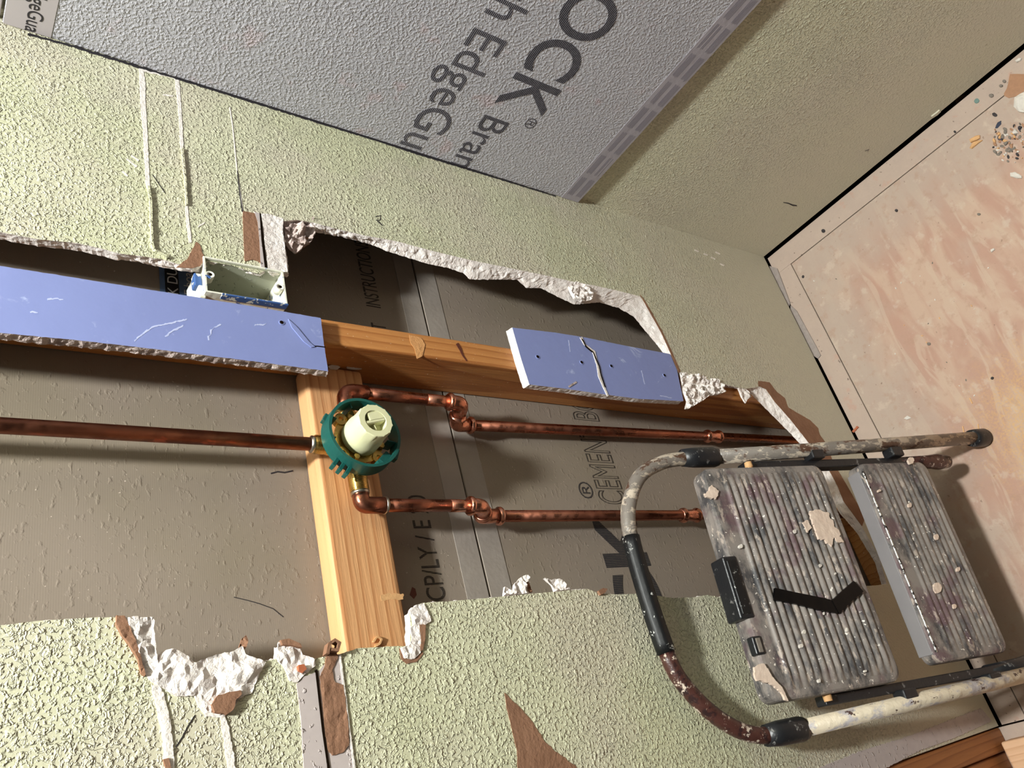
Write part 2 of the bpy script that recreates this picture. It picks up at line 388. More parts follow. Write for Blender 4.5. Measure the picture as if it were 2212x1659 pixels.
def patch(name, poly, plane, base, thick, mats, parent, grid=0, amp=0, seed=0, jagamp=0, fs=60):
    """a thin or rugged piece lying on a plane: outline poly, raised by thick with noise relief, closed by a skirt"""
    sgn = OUT[plane]; P2 = [V(p) for p in poly]
    if jagamp: P2 = jag(resample(P2, max(40, int(sum((P2[i]-P2[i-1]).length for i in range(len(P2)))/.002)) if len(P2) < 400 else len(P2), True), jagamp, 180, seed)
    vs = list(P2); nb = len(vs); edges = [(i, (i+1) % nb) for i in range(nb)]
    if grid:
        x0, x1 = min(p.x for p in P2), max(p.x for p in P2); y0, y1 = min(p.y for p in P2), max(p.y for p in P2)
        y = y0+grid/2
        while y < y1:
            x = x0+grid/2
            while x < x1:
                q = V((x+random.uniform(-.3, .3)*grid, y+random.uniform(-.3, .3)*grid))
                if in_poly(q, P2) : vs.append(q)
                x += grid
            y += grid
    co_, ed, fc, *_ = geometry.delaunay_2d_cdt(vs, edges, [], 2 if not grid else 2, 1e-6)
    bm = bmesh.new(); top = []
    bset = set()
    for e in ed: pass
    cnt = {}
    for f_ in fc:
        c_ = sum((V(co_[i]) for i in f_), V((0, 0)))/len(f_)
        if not in_poly(c_, P2): continue
        for i in range(len(f_)):
            k = tuple(sorted((f_[i], f_[(i+1) % len(f_)]))); cnt[k] = cnt.get(k, 0)+1
    border = {i for k, c_ in cnt.items() if c_ == 1 for i in k}
    for i, p in enumerate(co_):
        h_ = thick
        if amp:
            q = V((p[0]*fs, p[1]*fs, seed)); nn = noise.fractal(q, .7, 2.2, 4)
            h_ = thick+amp*(nn*(.35 if i in border else 1))
            h_ = max(h_, .0002)
        top.append(bm.verts.new(PL[plane](p[0], p[1], base+sgn*h_)))
    for f_ in fc:
        c_ = sum((V(co_[i]) for i in f_), V((0, 0)))/len(f_)
        if in_poly(c_, P2):
            try: bm.faces.new([top[i] for i in f_])
            except ValueError: pass
    low = {}
    for (i, j), c_ in cnt.items():
        if c_ == 1:
            for k in (i, j):
                if k not in low: low[k] = bm.verts.new(PL[plane](co_[k][0], co_[k][1], base))
            try: bm.faces.new((top[i], top[j], low[j], low[i]))
            except ValueError: pass
    bmesh.ops.delete(bm, geom=[v_ for v_ in bm.verts if not v_.link_faces], context='VERTS')
    bmesh.ops.recalc_face_normals(bm, faces=bm.faces)
    return link(name, bm, mats, parent)
def ribbon(pts, wd):
    """outline of a strip of width wd along pts (2D)"""
    pts = [V(p) for p in pts]; L_, R_ = [], []
    ws = wd if isinstance(wd, (list, tuple)) else [wd]*len(pts)
    for i, p in enumerate(pts):
        t = (pts[min(i+1, len(pts)-1)]-pts[max(i-1, 0)]).normalized(); n_ = V((-t.y, t.x))*ws[i]/2
        L_.append(p+n_); R_.append(p-n_)
    return L_+R_[::-1]
def slab(name, front, back, y0, y1, mats, parent=None, n=200, rows=5, amp=.001, jf=.0006, jb=.0015, seed=1, holes=None):
    """a piece of wallboard: front and back outlines (x,z) at y0 and y1, broken edge between them"""
    F = jag(resample(front, n, True), jf, 150, seed); B = jag(resample(back, n, True), jb, 120, seed+5)
    bm = bmesh.new(); rings = []
    for j in range(rows+1):
        t = j/rows; ring = []
        for i in range(n):
            p = F[i].lerp(B[i], t); q = V((p.x*170, p.y*170, seed+t*2)); k = 4*t*(1-t)
            dp = V((noise.noise(q), noise.noise(q+V((7, 1, 3)))))*amp*k
            ring.append(bm.verts.new((p.x+dp.x, y0+(y1-y0)*t, p.y+dp.y)))
        rings.append(ring)
    for j in range(rows):
        for i in range(n):
            f_ = bm.faces.new((rings[j][i], rings[j][(i+1) % n], rings[j+1][(i+1) % n], rings[j+1][i])); f_.material_index = 1
    for ring, mi, pp in ((rings[0], 0, F), (rings[-1], 1, B)):
        for tri in geometry.tessellate_polygon([[V((p.x, p.y, 0)) for p in pp]]):
            try: f_ = bm.faces.new([ring[i] for i in tri]); f_.material_index = mi
            except ValueError: pass
    bmesh.ops.recalc_face_normals(bm, faces=bm.faces)
    return link(name, bm, mats, parent)
def text(name, body, size, mtx, mat, parent, thick=.0003, outline=0, xs=1.0, shear=0, clip=None, space=1.0, off=0.0):
    cu = bpy.data.curves.new(name, 'FONT'); cu.body = body; cu.size = size; cu.shear = shear; cu.space_character = space
    if outline: cu.fill_mode = 'NONE'; cu.bevel_depth = outline; cu.bevel_resolution = 1
    else: cu.extrude = thick/2; cu.offset = off
    tmp = bpy.data.objects.new(name, cu); COL.objects.link(tmp)
    dg = bpy.context.evaluated_depsgraph_get(); me = bpy.data.meshes.new_from_object(tmp.evaluated_get(dg))
    bpy.data.objects.remove(tmp)
    me.transform(mtx @ Matrix.Diagonal((xs, 1, (thick/outline/2 if outline else 1), 1)))
    if clip:
        bm = bmesh.new(); bm.from_mesh(me)
        bmesh.ops.bisect_plane(bm, geom=bm.verts[:]+bm.edges[:]+bm.faces[:], plane_co=clip[0], plane_no=clip[1], clear_outer=True)
        bm.to_mesh(me); bm.free()
    me.materials.clear(); me.materials.append(M[mat])
    o = bpy.data.objects.new(name, me); COL.objects.link(o)
    if parent: o.parent = parent; o.matrix_parent_inverse = parent.matrix_world.inverted()
    return o
def basis(xd, yd, loc):
    xd, yd = V(xd), V(yd); zd = xd.cross(yd)
    m_ = Matrix((xd, yd, zd)).transposed().to_4x4(); m_.translation = V(loc); return m_

# ================================================================== THE SETTING
# ---- front wall (the broken one): outer rectangle and the hole, front and back outlines
TH = .0127
seg_pairs = [
 # (front outline px, back outline px) along the hole, from the left of the photo to the right along its upper rim
 ([(0, 501), (81, 517), (162, 524), (216, 536), (260, 548), (304, 553), (354, 561), (381, 569), (415, 574), (440, 569)],
  [(0, 517), (81, 532), (169, 541), (250, 561), (300, 566), (327, 573), (371, 581), (400, 587), (432, 588), (442, 580)]),
 ([(440, 569), (449, 564), (500, 573), (545, 588), (560, 591), (574, 584), (582, 590), (600, 592), (622, 590)],
  [(442, 580), (452, 574), (502, 579), (547, 594), (562, 597), (576, 592), (584, 597), (602, 600), (624, 596)]),
 ([(622, 590), (617, 555), (613, 525), (609, 500), (611, 478), (640, 475), (668, 480), (672, 482)],
  [(624, 596), (620, 556), (616, 526), (612, 500), (613, 483), (640, 480), (665, 484), (672, 490)]),
 ([(672, 480), (735, 496), (789, 509), (857, 521), (938, 543), (1022, 563), (1106, 580), (1174, 594), (1241, 609), (1281, 616), (1339, 629), (1382, 640)],
  [(676, 501), (735, 511), (775, 521), (809, 531), (836, 543), (870, 553), (921, 569), (968, 579), (1000, 590), (1015, 604), (1066, 604), (1117, 604), (1137, 622), (1167, 622), (1204, 641), (1241, 658), (1295, 653), (1335, 665)]),
 ([(1382, 640), (1402, 669), (1416, 694), (1430, 719), (1450, 763), (1470, 805)],
  [(1335, 665), (1369, 684), (1389, 709), (1416, 741), (1433, 763), (1463, 806)]),
 ([(1470, 805), (1511, 815), (1558, 828), (1592, 837), (1612, 840), (1635, 836), (1649, 834)],
  [(1463, 806), (1500, 835), (1557, 836), (1580, 838), (1600, 842), (1622, 852), (1632, 861)]),
 ([(1649, 834), (1673, 868), (1706, 905), (1747, 957), (1788, 1011), (1808, 1048), (1822, 1083), (1861, 1136), (1900, 1205), (1915, 1262)],
  [(1632, 861), (1673, 902), (1706, 935), (1730, 961), (1761, 1011), (1790, 1070), (1815, 1110), (1850, 1150), (1890, 1215), (1905, 1266)]),
 ([(1915, 1262), (1867, 1267), (1750, 1275), (1600, 1284), (1553, 1290), (1528, 1285), (1500, 1290), (1452, 1292), (1392, 1282), (1340, 1284), (1294, 1282), (1270, 1272), (1153, 1282), (1072, 1290), (971, 1299), (913, 1302), (903, 1306)],
  None),
 ([(903, 1306), (884, 1318), (887, 1356), (885, 1395), (845, 1396), (816, 1398), (775, 1400), (733, 1413), (712, 1416), (677, 1423), (652, 1415), (647, 1400), (620, 1390), (602, 1394), (596, 1423), (573, 1428), (553, 1423), (531, 1415), (522, 1396), (505, 1407), (465, 1415), (435, 1427), (418, 1432), (398, 1413), (374, 1402), (357, 1405), (341, 1436), (336, 1400), (331, 1334), (249, 1333), (202, 1334), (84, 1341), (0, 1351)],
  None)]
FRONT, BACK = [], []
for fr, bk in seg_pairs:
    F2 = [V(p) for p in WP(fr, 0.0)]
    if bk: B2 = [V(p) for p in WP(bk, TH)]
    else: B2 = [p+V((-.0015, 0)) for p in F2]
    L = sum((F2[i+1]-F2[i]).length for i in range(len(F2)-1)); n_ = max(8, int(L/.0022))
    FRONT += resample(F2, n_)[:-1]; BACK += resample(B2, n_)[:-1]
zt = 1.98
x_t, x_b = FRONT[0].x, FRONT[-1].x
up = lambda xa, za, xb, zb: resample([V((xa, za)), V((xb, zb))], max(4, int(abs(za-zb)/.01)+int(abs(xa-xb)/.01)))[:-1]
close_f = up(FRONT[-1].x, FRONT[-1].y, x_b-.003, zt)+up(x_b-.003, zt, x_t, zt)+up(x_t, zt, FRONT[0].x, FRONT[0].y)
close_b = up(BACK[-1].x, BACK[-1].y, x_b-.006, zt)+up(x_b-.006, zt, x_t+.004, zt)+up(x_t+.004, zt, BACK[0].x, BACK[0].y)
while len(close_b) < len(close_f): close_b.append(close_b[-1].copy())
close_b = close_b[:len(close_f)]
FR = jag(FRONT, .0005, 200, 3)+close_f; BK = jag(BACK, .0015, 150, 8)+close_b
X0, X1, Z0, Z1 = -1.131, 0.0, .009, 3.50
bm = bmesh.new(); NH = len(FR)
outer = [(X0, Z0), (X1, Z0), (X1, Z1), (X0, Z1)]
def holed(y, loop, mi):
    vs = [bm.verts.new((x, y, z)) for x, z in outer]+[bm.verts.new((p.x, y, p.y)) for p in loop]
    for tri in geometry.tessellate_polygon([[V((x, z, 0)) for x, z in outer], [V((p.x, p.y, 0)) for p in loop]]):
        try: f_ = bm.faces.new([vs[i] for i in tri]); f_.material_index = mi
        except ValueError: pass
    return vs[:4], vs[4:]
of, hf = holed(0, FR, 0); ob, hb = holed(TH, BK, 1)
for i in range(4):
    f_ = bm.faces.new((of[i], of[(i+1) % 4], ob[(i+1) % 4], ob[i])); f_.material_index = 1
bmesh.ops.recalc_face_normals(bm, faces=bm.faces)
wall_front = struct(link('wall_front', bm, ['green_wall', 'gypsum']), 'pale green textured bathroom wall broken open around the shower valve')
wall_front['category'] = 'wall'
bm = bmesh.new(); rings = []; rows = 7
for j in range(rows+1):
    t = j/rows; ring = []
    for i in range(NH):
        p = FR[i].lerp(BK[i], t); k = 4*t*(1-t); q = V((p.x*95, p.y*95, t*2.2)); q2 = q*2.6
        if p.y > 1.49 and p.x > -.6: k *= .22
        a1 = noise.noise(q)+.6*noise.noise(q2)
        ring.append(bm.verts.new((p.x+a1*.0042*k, TH*t+noise.noise(q+V((5, 5, 5)))*.0022*k, p.y+(noise.noise(q+V((1, 8, 3))))*.0038*k)))
    rings.append(ring)
for j in range(rows):
    for i in range(NH): bm.faces.new((rings[j][i], rings[j+1][i], rings[j+1][(i+1) % NH], rings[j][(i+1) % NH]))
link('broken_gypsum_edge', bm, ['gypsum'], wall_front)

# ---- other surfaces of the room
def wall(name, x0, x1, y0, y1, z0, z1, mat, label, cat='wall'):
    bm = bmesh.new(); box(bm, x0, x1, y0, y1, z0, z1); o = struct(link(name, bm, mat), label); o['category'] = cat; return o
wall_right = wall('wall_right', 0, TH, -3.0, .0, .0115, 3.50, 'green_wall', 'pale green textured side wall meeting the broken wall at the corner')
wall('wall_rear', -2.8, .013, -3.03, -3.0, 0, 3.50, 'far_wall', 'rear bathroom wall behind the photographer')
wall('wall_left', -2.83, -2.8, -3.03, .6, 0, 3.50, 'far_wall', 'left bathroom wall away from the corner')
wall('ceiling', -2.83, .013, -3.03, .6, 3.50, 3.53, 'plain_ceiling', 'plain bathroom ceiling', 'ceiling')
wall('trim_1', TH, .05, -3.0, .14, 0, 3.50, 'dark_void', 'dark backing behind the side wall, shade painted into its colour', 'framing')  # shade behind the raised wall foot is put into the colour
wall('trim_2', -1.131, .05, .126, .14, 0, 3.50, 'dark_void', 'dark far side of the opened wall cavity', 'framing')
# floor: main plywood sheet, two dusty filler strips along the walls, near-black sheet below as shade in the gaps
floor = wall('floor', -1.75, -.0605, -1.30, -.0515, -.018, 0, 'plywood', 'pinkish worn plywood subfloor with sawdust', 'floor')
wall('trim_7', -2.83, -.0605, -3.03, -1.302, -.018, -.0005, 'far_floor', 'unseen floor farther out in the room, darkened to cut bounced light', 'floor')  # added out of view, dark so the floor bounces less light
wall('trim_8', -2.83, -1.752, -1.300, -.0515, -.018, -.0005, 'far_floor', 'unseen floor to the left of the plywood, darkened to cut bounced light', 'floor')
wall('trim_3', -.058, -.004, -3.0, -.0025, -.018, -.0003, 'dusty_strip', 'dusty plywood filler strip along the side wall', 'floor strip')
wall('trim_4', -1.131, -.0585, -.049, -.0025, -.018, -.0003, 'dusty_strip', 'dusty plywood filler strip along the broken wall', 'floor strip')
wall('trim_6', -2.8, -1.134, -.049, .6, -.018, -.0003, 'dusty_strip', 'worn plywood floor through the doorway', 'floor strip')
wall('trim_5', -2.83, .013, -3.03, .6, -.03, -.0185, 'dark_void', 'dark sheet under the floor standing in for shade in the gaps', 'floor gap')

# ---- paper tears, seams and scars on the broken wall (children of it)
def wp(name, px, mat, thick=.0006, y=0.0, **k): return patch(name, WP(px, y), 'W', y, thick, mat, wall_front, **k)
wp('torn_paper', [(380, 578), (404, 560), (417, 536), (424, 522), (432, 530), (442, 563), (432, 575), (415, 580)], 'brown_paper', .0008, jagamp=.0006)
wp('torn_paper', [(524, 456), (549, 461), (560, 468), (574, 583), (560, 566), (545, 561), (528, 565), (526, 520)], 'brown_paper', .0008, jagamp=.0005)
wp('joint_strip', [(549, 458), (562, 462), (574, 560), (575, 582), (563, 580), (560, 520), (556, 480)], 'joint_compound', .0011)
wp('seam_gap', [(560, 462), (563, 462), (570, 520), (577, 584), (572, 584), (564, 520)], 'dark_void', .0014)
wp('bare_gypsum', [(564, 462), (584, 464), (611, 473), (611, 500), (616, 545), (621, 588), (600, 591), (580, 589), (572, 540), (567, 500)], 'gypsum', .001, grid=.003, amp=.0012, jagamp=.0006)
wp('scored_line', ribbon([(304, 142), (308, 180), (309, 230), (314, 290), (316, 340), (320, 405)], [9, 12, 11, 9, 9, 8]), 'white_scratch', .0006, jagamp=.0009)
wp('scored_line', ribbon([(320, 405), (325, 440), (326, 480), (328, 530), (332, 543), (362, 558)], 5), 'green_wall', .0035)
wp('scored_line', ribbon([(381, 165), (385, 200), (390, 260), (393, 322)], [9, 8, 7, 7]), 'white_scratch', .0006, jagamp=.0009)
wp('scored_line', ribbon([(393, 322), (399, 380), (403, 445)], 4), 'green_wall', .003)
wp('scored_line', ribbon([(403, 445), (406, 485), (411, 525)], 6), 'white_scratch', .0006, jagamp=.0009)
wp('scored_line', ribbon([(305, 150), (330, 155), (360, 160), (385, 170)], [6, 9, 12, 6]), 'white_scratch', .0005, jagamp=.0012)
wp('scored_line', ribbon([(496, 232), (502, 270), (512, 370), (522, 440), (525, 460)], 2), 'white_scratch', .0006)
wp('scored_line', ribbon([(512, 370), (519, 430), (524, 458)], 1.6), 'ink', .0008)
for q in ([(273, 343), (296, 361)], [(283, 336), (300, 347)], [(265, 370), (277, 381)], [(428, 490), (442, 480)], [(352, 205), (374, 208)]):
    wp('scratch', ribbon(q, 3), 'white_scratch', .0005, jagamp=.0008)
wp('pencil_mark', ribbon([(329, 377), (357, 418)], 1.3), 'ink', .0004)
wp('pencil_mark', ribbon([(811, 468), (822, 466), (821, 476), (812, 476)], 1.8), 'ink', .0004)
wp('pencil_mark', ribbon([(816, 478), (826, 487)], 1.8), 'ink', .0004)
for k, (bx, by) in enumerate(((1500, 540), (1520, 548), (1536, 556), (1546, 545), (1555, 570), (1630, 541), (1641, 546))):
    wp('plaster_speck', ribbon([(bx, by), (bx+9, by+4)], 2.2), 'white_scratch', .001, jagamp=.0012, seed=k)
wp('torn_paper', [(1638, 834), (1637, 823), (1662, 826), (1676, 845), (1695, 860), (1702, 880), (1722, 892), (1750, 908), (1767, 925), (1770, 938), (1782, 955), (1800, 1000), (1830, 1050), (1850, 1085), (1868, 1120), (1862, 1137), (1822, 1083), (1808, 1048), (1788, 1011), (1747, 957), (1706, 905), (1673, 868), (1655, 841)], 'brown_paper', .0005, jagamp=.0008)
wp('torn_paper', [(1382, 636), (1390, 645), (1404, 668), (1432, 719), (1450, 757), (1470, 803), (1466, 806), (1448, 763), (1428, 719), (1400, 669)], 'brown_paper', .0005, jagamp=.0004)
# lower left: rugged bare gypsum, seams and torn paper
wp('bare_gypsum', [(331, 1334), (336, 1400), (341, 1436), (357, 1405), (374, 1402), (398, 1413), (418, 1432), (435, 1427), (465, 1415), (505, 1407), (522, 1396), (531, 1415), (553, 1423), (573, 1430), (566, 1445), (553, 1470), (543, 1497), (515, 1510), (500, 1540), (470, 1545), (452, 1540), (430, 1520), (420, 1503), (385, 1507), (370, 1500), (345, 1483), (318, 1468), (305, 1440), (296, 1415), (281, 1385), (270, 1360), (268, 1334)], 'gypsum', .002, grid=.004, amp=.006, seed=4, jagamp=.0012, fs=45)
wp('torn_paper', [(249, 1333), (268, 1333), (275, 1352), (288, 1380), (300, 1415), (308, 1445), (313, 1462), (303, 1458), (296, 1425), (280, 1400), (262, 1375), (249, 1352)], 'brown_paper', .005, grid=.004, amp=.002, jagamp=.0006)
wp('torn_paper', [(468, 1505), (490, 1498), (516, 1494), (519, 1503), (506, 1515), (500, 1536), (488, 1546), (460, 1541), (453, 1525)], 'brown_paper', .0056, jagamp=.0008)
wp('scored_line', ribbon([(333, 1478), (345, 1510), (356, 1560), (362, 1600), (366, 1662), (385, 1900)], [14, 22, 24, 20, 22, 16]), 'white_scratch', .0014, grid=.004, amp=.001, jagamp=.0012)
wp('scored_line', ribbon([(425, 1500), (435, 1525), (448, 1545), (480, 1545), (488, 1580), (494, 1620), (500, 1662), (524, 1900)], [14, 12, 10, 12, 14, 16, 18, 14]), 'white_scratch', .0012, jagamp=.0014)
wp('torn_paper', ribbon([(357, 1640), (362, 1662)], 12), 'brown_paper', .003)
wp('crack', ribbon([(421, 1545), (405, 1570), (392, 1595), (380, 1613)], 2.2), 'ink', .0006)
wp('bare_gypsum', [(600, 1387), (620, 1384), (647, 1398), (652, 1415), (677, 1423), (680, 1440), (655, 1460), (640, 1475), (625, 1472), (612, 1440), (596, 1424)], 'gypsum', .002, grid=.004, amp=.005, seed=9, jagamp=.001)
wp('torn_paper', [(602, 1386), (620, 1383), (645, 1394), (648, 1402), (628, 1398), (606, 1396)], 'brown_paper', .006)
wp('nail_rust', [(640, 1440), (652, 1438), (658, 1448), (650, 1456), (641, 1452)], 'chip_orange', .006)
wp('joint_strip', [(640, 1478), (657, 1462), (684, 1452), (688, 1500), (697, 1580), (706, 1662), (736, 1940), (682, 1940), (655, 1662), (650, 1560)], 'joint_compound', .0012, jagamp=.0006)
wp('seam_gap', ribbon([(682, 1448), (688, 1500), (697, 1580), (709, 1662), (740, 1940)], 5), 'dark_void', .0018)
wp('joint_strip', [(686, 1452), (710, 1425), (733, 1414), (744, 1500), (755, 1590), (766, 1662), (803, 1940), (741, 1940), (711, 1662), (700, 1580), (691, 1500)], 'joint_compound', .001, jagamp=.0004)
wp('torn_paper', [(690, 1462), (700, 1440), (706, 1410), (722, 1400), (728, 1420), (716, 1450), (722, 1475), (740, 1480), (750, 1560), (752, 1610), (738, 1628), (716, 1632), (706, 1620), (700, 1570), (696, 1520)], 'brown_paper', .002, grid=.004, amp=.0012, jagamp=.0008)
wp('torn_paper', ribbon([(700, 1418), (704, 1396), (716, 1388), (726, 1394), (722, 1410), (708, 1408)], 7), 'brown_paper', .010)
wp('scored_line', ribbon([(733, 1414), (744, 1500), (755, 1590), (765, 1662), (802, 1940)], 4), 'white_scratch', .0016, jagamp=.0006)
wp('bare_gypsum', [(884, 1318), (903, 1306), (914, 1304), (922, 1320), (931, 1342), (918, 1350), (904, 1352), (908, 1385), (908, 1410), (896, 1424), (872, 1422), (862, 1400), (885, 1395), (890, 1375), (885, 1356), (892, 1350)], 'gypsum', .0018, grid=.0035, amp=.003, seed=12, jagamp=.0009)
wp('torn_paper', [(862, 1400), (872, 1419), (896, 1421), (908, 1405), (914, 1412), (900, 1430), (878, 1434), (866, 1424)], 'brown_paper', .0008, jagamp=.0005)
wp('torn_paper', [(904, 1350), (918, 1349), (917, 1380), (912, 1405), (906, 1408), (908, 1380)], 'brown_paper', .0022)
wp('torn_paper', [(1090, 1497), (1100, 1508), (1125, 1530), (1150, 1560), (1175, 1600), (1195, 1620), (1222, 1640), (1250, 1662), (1285, 1690), (1290, 1720), (1200, 1735), (1125, 1725), (1118, 1662), (1116, 1620), (1104, 1570), (1094, 1530)], 'brown_paper', .0006, jagamp=.0012)
wp('torn_paper', [(1289, 1278), (1299, 1272), (1309, 1274), (1303, 1283), (1294, 1287)], 'brown_paper', .004)
def sp(name, px, mat, thick=.0006, **k): return patch(name, SP(px), 'S', 0.0, thick, mat, wall_right, **k)
sp('dark_scrape', ribbon([(1692, 437), (1703, 439), (1712, 443), (1721, 444)], [1, 2, 3, 2]), 'ink')
sp('dark_scrape', ribbon([(1868, 326), (1877, 323), (1874, 328)], [1, 3, 1]), 'chip_grey')
sp('plaster_speck', ribbon([(2012, 252), (2022, 245), (2030, 238)], [4, 5, 4]), 'green_wall', .003)
sp('chipped_edge', [(2062, 190), (2070, 188), (2085, 200), (2074, 212), (2064, 216), (2055, 214)] if 0 else [(2063, 216), (2075, 207), (2090, 205), (2080, 216), (2066, 226)], 'dark_void', .0006)
# corner joint compound at the free end of the wall, lower right
wp('joint_strip', [(1760, 1662), (1860, 1622), (1925, 1602), (1940, 1598), (1990, 1580), (2050, 1556), (2118, 1530), (2141, 1558), (2060, 1595), (1985, 1622), (1908, 1662)], 'joint_compound', .0014, jagamp=.0012)
patch('joint_strip', [(-1.1305, .60), (-1.1305, 3.49), (-1.092, 3.49), (-1.094, .9), (-1.097, .62)], 'W', 0, .0011, 'joint_compound', wall_front)
# small hanging torn flaps above the lower rim
def flap(px, y, mat, depth=.004, amp=.006, parent=wall_front, name='torn_flap', seed=0):
    return patch(name, WP(px, y), 'W', y, depth, mat, parent, grid=.003, amp=amp, seed=seed, jagamp=.0008, fs=80)
flap([(1085, 1288), (1087, 1268), (1103, 1278), (1110, 1262), (1122, 1248), (1137, 1244), (1142, 1252), (1132, 1262), (1138, 1284)], .006, 'gypsum', seed=2)
flap([(1172, 1250), (1186, 1254), (1206, 1252), (1216, 1258), (1228, 1274), (1195, 1280), (1190, 1266)], .006, 'gypsum', seed=6)
flap([(1120, 1262), (1137, 1258), (1148, 1280), (1124, 1284)], .008, 'brown_paper', seed=3)
flap([(513, 1404), (520, 1382), (528, 1374), (534, 1386), (529, 1400), (520, 1410)], .004, 'brown_paper', seed=3)
# chunk of gypsum hanging in the hole at its upper corner
flap([(609, 478), (625, 473), (650, 477), (672, 480), (675, 500), (676, 515), (668, 528), (655, 534), (646, 545), (636, 549), (626, 540), (614, 525), (611, 500)], .010, 'gypsum_dirty', .006, .016, name='gypsum_chunk', seed=5)
flap([(655, 518), (670, 512), (674, 516), (668, 528), (658, 534), (648, 540)], .014, 'brown_paper', .004, .004, seed=8)
flap([(1467, 806), (1490, 808), (1511, 813), (1545, 822), (1558, 830), (1565, 848), (1548, 854), (1530, 856), (1517, 866), (1500, 876), (1484, 885), (1478, 884), (1482, 868), (1474, 850), (1471, 828)], .003, 'gypsum', .004, .009, name='gypsum_chunk', seed=7)
flap([(1592, 838), (1604, 836), (1615, 846), (1622, 858), (1612, 864), (1609, 872), (1600, 858)], .004, 'gypsum', .003, .004, seed=9)
flap([(1225, 622), (1240, 612), (1262, 620), (1278, 636), (1274, 652), (1255, 654), (1238, 646)], .006, 'gypsum', .006, .008, seed=11)

# ================================================================== CEMENT BOARDS
# back boards of the cavity (two sheets with a seam)
def bedge(bm, x0, x1, z0, z1, y0=.102, y1=.1147): box(bm, x0, x1, y0, y1, z0, z1, bev=.0012)
ub = empty('cement_board', (-.6, .102, 1.0145), 'upper brown-grey cement board behind the riser pipe in the open wall', 'cement board')
bm = bmesh.new(); bedge(bm, -1.12, -.005, 1.0145, 2.40); link('board_panel', bm, 'board_brown', ub)
bm = bmesh.new(); box(bm, -1.12, -.005, .1012, .1022, 1.0150, 1.052, bev=.0004); link('edge_band', bm, 'board_edge_band', ub)
text('printed_text', 'IT', .038, basis((1, 0, 0), (0, 0, 1), (-.347, .1017, 1.094)), 'ink_back_dot', ub, thick=.0004, xs=.53)
text('printed_text', 'INSTRUCTIONS', .038, basis((1, 0, 0), (0, 0, 1), (-.299, .1017, 1.096)), 'ink_back_dot', ub, thick=.0004, xs=.53)
text('printed_text', '/CP/LY / E 20', .042, basis((1, 0, 0), (0, 0, 1), (-.797, .1017, 1.086)), 'ink_back_dot', ub, thick=.0004, xs=.72)
lb = patch('board_label', [(-.42, 1.388), (-.20, 1.388), (-.20, 1.438), (-.42, 1.438)], 'W', .102, .0004, 'label_blue', ub)
patch('label_band', [(-.42, 1.413), (-.20, 1.413), (-.20, 1.431), (-.42, 1.431)], 'W', .1016, .0004, 'label_black', lb)
text('label_text', 'K DUROCK', .02, basis((1, 0, 0), (0, 0, 1), (-.338, .1011, 1.4145)), 'label_white', lb, thick=.0004)
text('label_text', 'E board', .018, basis((1, 0, 0), (0, 0, 1), (-.334, .1014, 1.394)), 'label_white', lb, thick=.0004)
patch('pencil_mark', WP(ribbon([(585, 1023), (600, 1019), (615, 1021), (633, 1017)], 3), .102), 'W', .102, .0004, 'ink', ub)
patch('scratch_mark', WP(ribbon([(505, 1290), (535, 1297), (560, 1304), (590, 1315), (612, 1333)], 1.5), .102), 'W', .102, .0004, 'ink', ub)
patch('red_stain', WP([(885, 1285), (890, 1268), (897, 1272), (900, 1285), (894, 1294)], .102), 'W', .102, .0003, 'red_stain', ub)
lbd = empty('cement_board', (-.6, .102, 0), 'lower cement board behind the copper pipes, printed with large dark lettering', 'cement board')
bm = bmesh.new(); bedge(bm, -1.12, -.005, .0, 1.0115); link('board_panel', bm, 'board_brown', lbd)
bm = bmesh.new(); box(bm, -1.12, -.005, .1012, .1022, .972, 1.0110, bev=.0004); link('edge_band', bm, 'board_edge_band', lbd)
text('printed_text', 'OCK', .140, basis((1, 0, 0), (0, 0, 1), (-1.013, .1017, .675)), 'ink_back', lbd, thick=.0004, xs=1.17, off=.0035)
text('printed_mark', '®', .042, basis((1, 0, 0), (0, 0, 1), (-.632, .1017, .752)), 'ink_back', lbd, thick=.0004)
text('printed_text', 'CEMENT BOARD', .088, basis((1, 0, 0), (0, 0, 1), (-.643, .1017, .680)), 'ink_back_dot', lbd, thick=.0004, outline=.0015, xs=.45)

# grey board on the side wall
BX = -.0135
gb = empty('cement_board', (0, -.5, .642), 'large grey cement board fixed on the side wall, printed with big lettering', 'cement board')
bm = bmesh.new(); box(bm, BX, -.0006, -1.30, -.0008, .642, 1.6475, bev=.0012); link('board_panel', bm, 'board_grey', gb)
tp = patch('edge_tape', [(-1.298, .6432), (-.0012, .6432), (-.0012, .688), (-1.298, .691)], 'S', BX, .0007, 'board_tape_striped', gb)
y = -.012; random.seed(3)
while y > -1.25:
    for k in range(5):
        for zz0 in (.6485, .670):
            z = zz0+k*.0028
            if random.random() < .93: patch('tape_stripe', [(y-.052+random.random()*.004, z), (y-random.random()*.004, z), (y-random.random()*.004, z+.0012), (y-.052, z+.0012)], 'S', BX-.0007, .0002, 'stripe_ink', tp) if y > -.62 else None
    y -= .062
tp2 = patch('edge_tape', [(-1.298, 1.592), (-.0012, 1.592), (-.0012, 1.6465), (-1.298, 1.6465)], 'S', BX, .0006, 'board_tape', gb)
sx = BX-.0003
for k in range(3):
    text('tape_text', 'EdgeGuard', .0262, basis((0, 1, 0), (0, 0, -1), (BX-.0008, -.0757-.22*k, 1.6225)), 'ink', tp2, thick=.0003, xs=.80, clip=((0, -.0015, 0), (0, 1, 0)))
CL = ((0, -.0012, 0), (0, 1, 0))
text('printed_text', 'DUROCK', .139, basis((0, 1, 0), (0, 0, -1), (sx, -.628, .950)), 'ink_side', gb, thick=.0004, xs=.81, off=.0012)
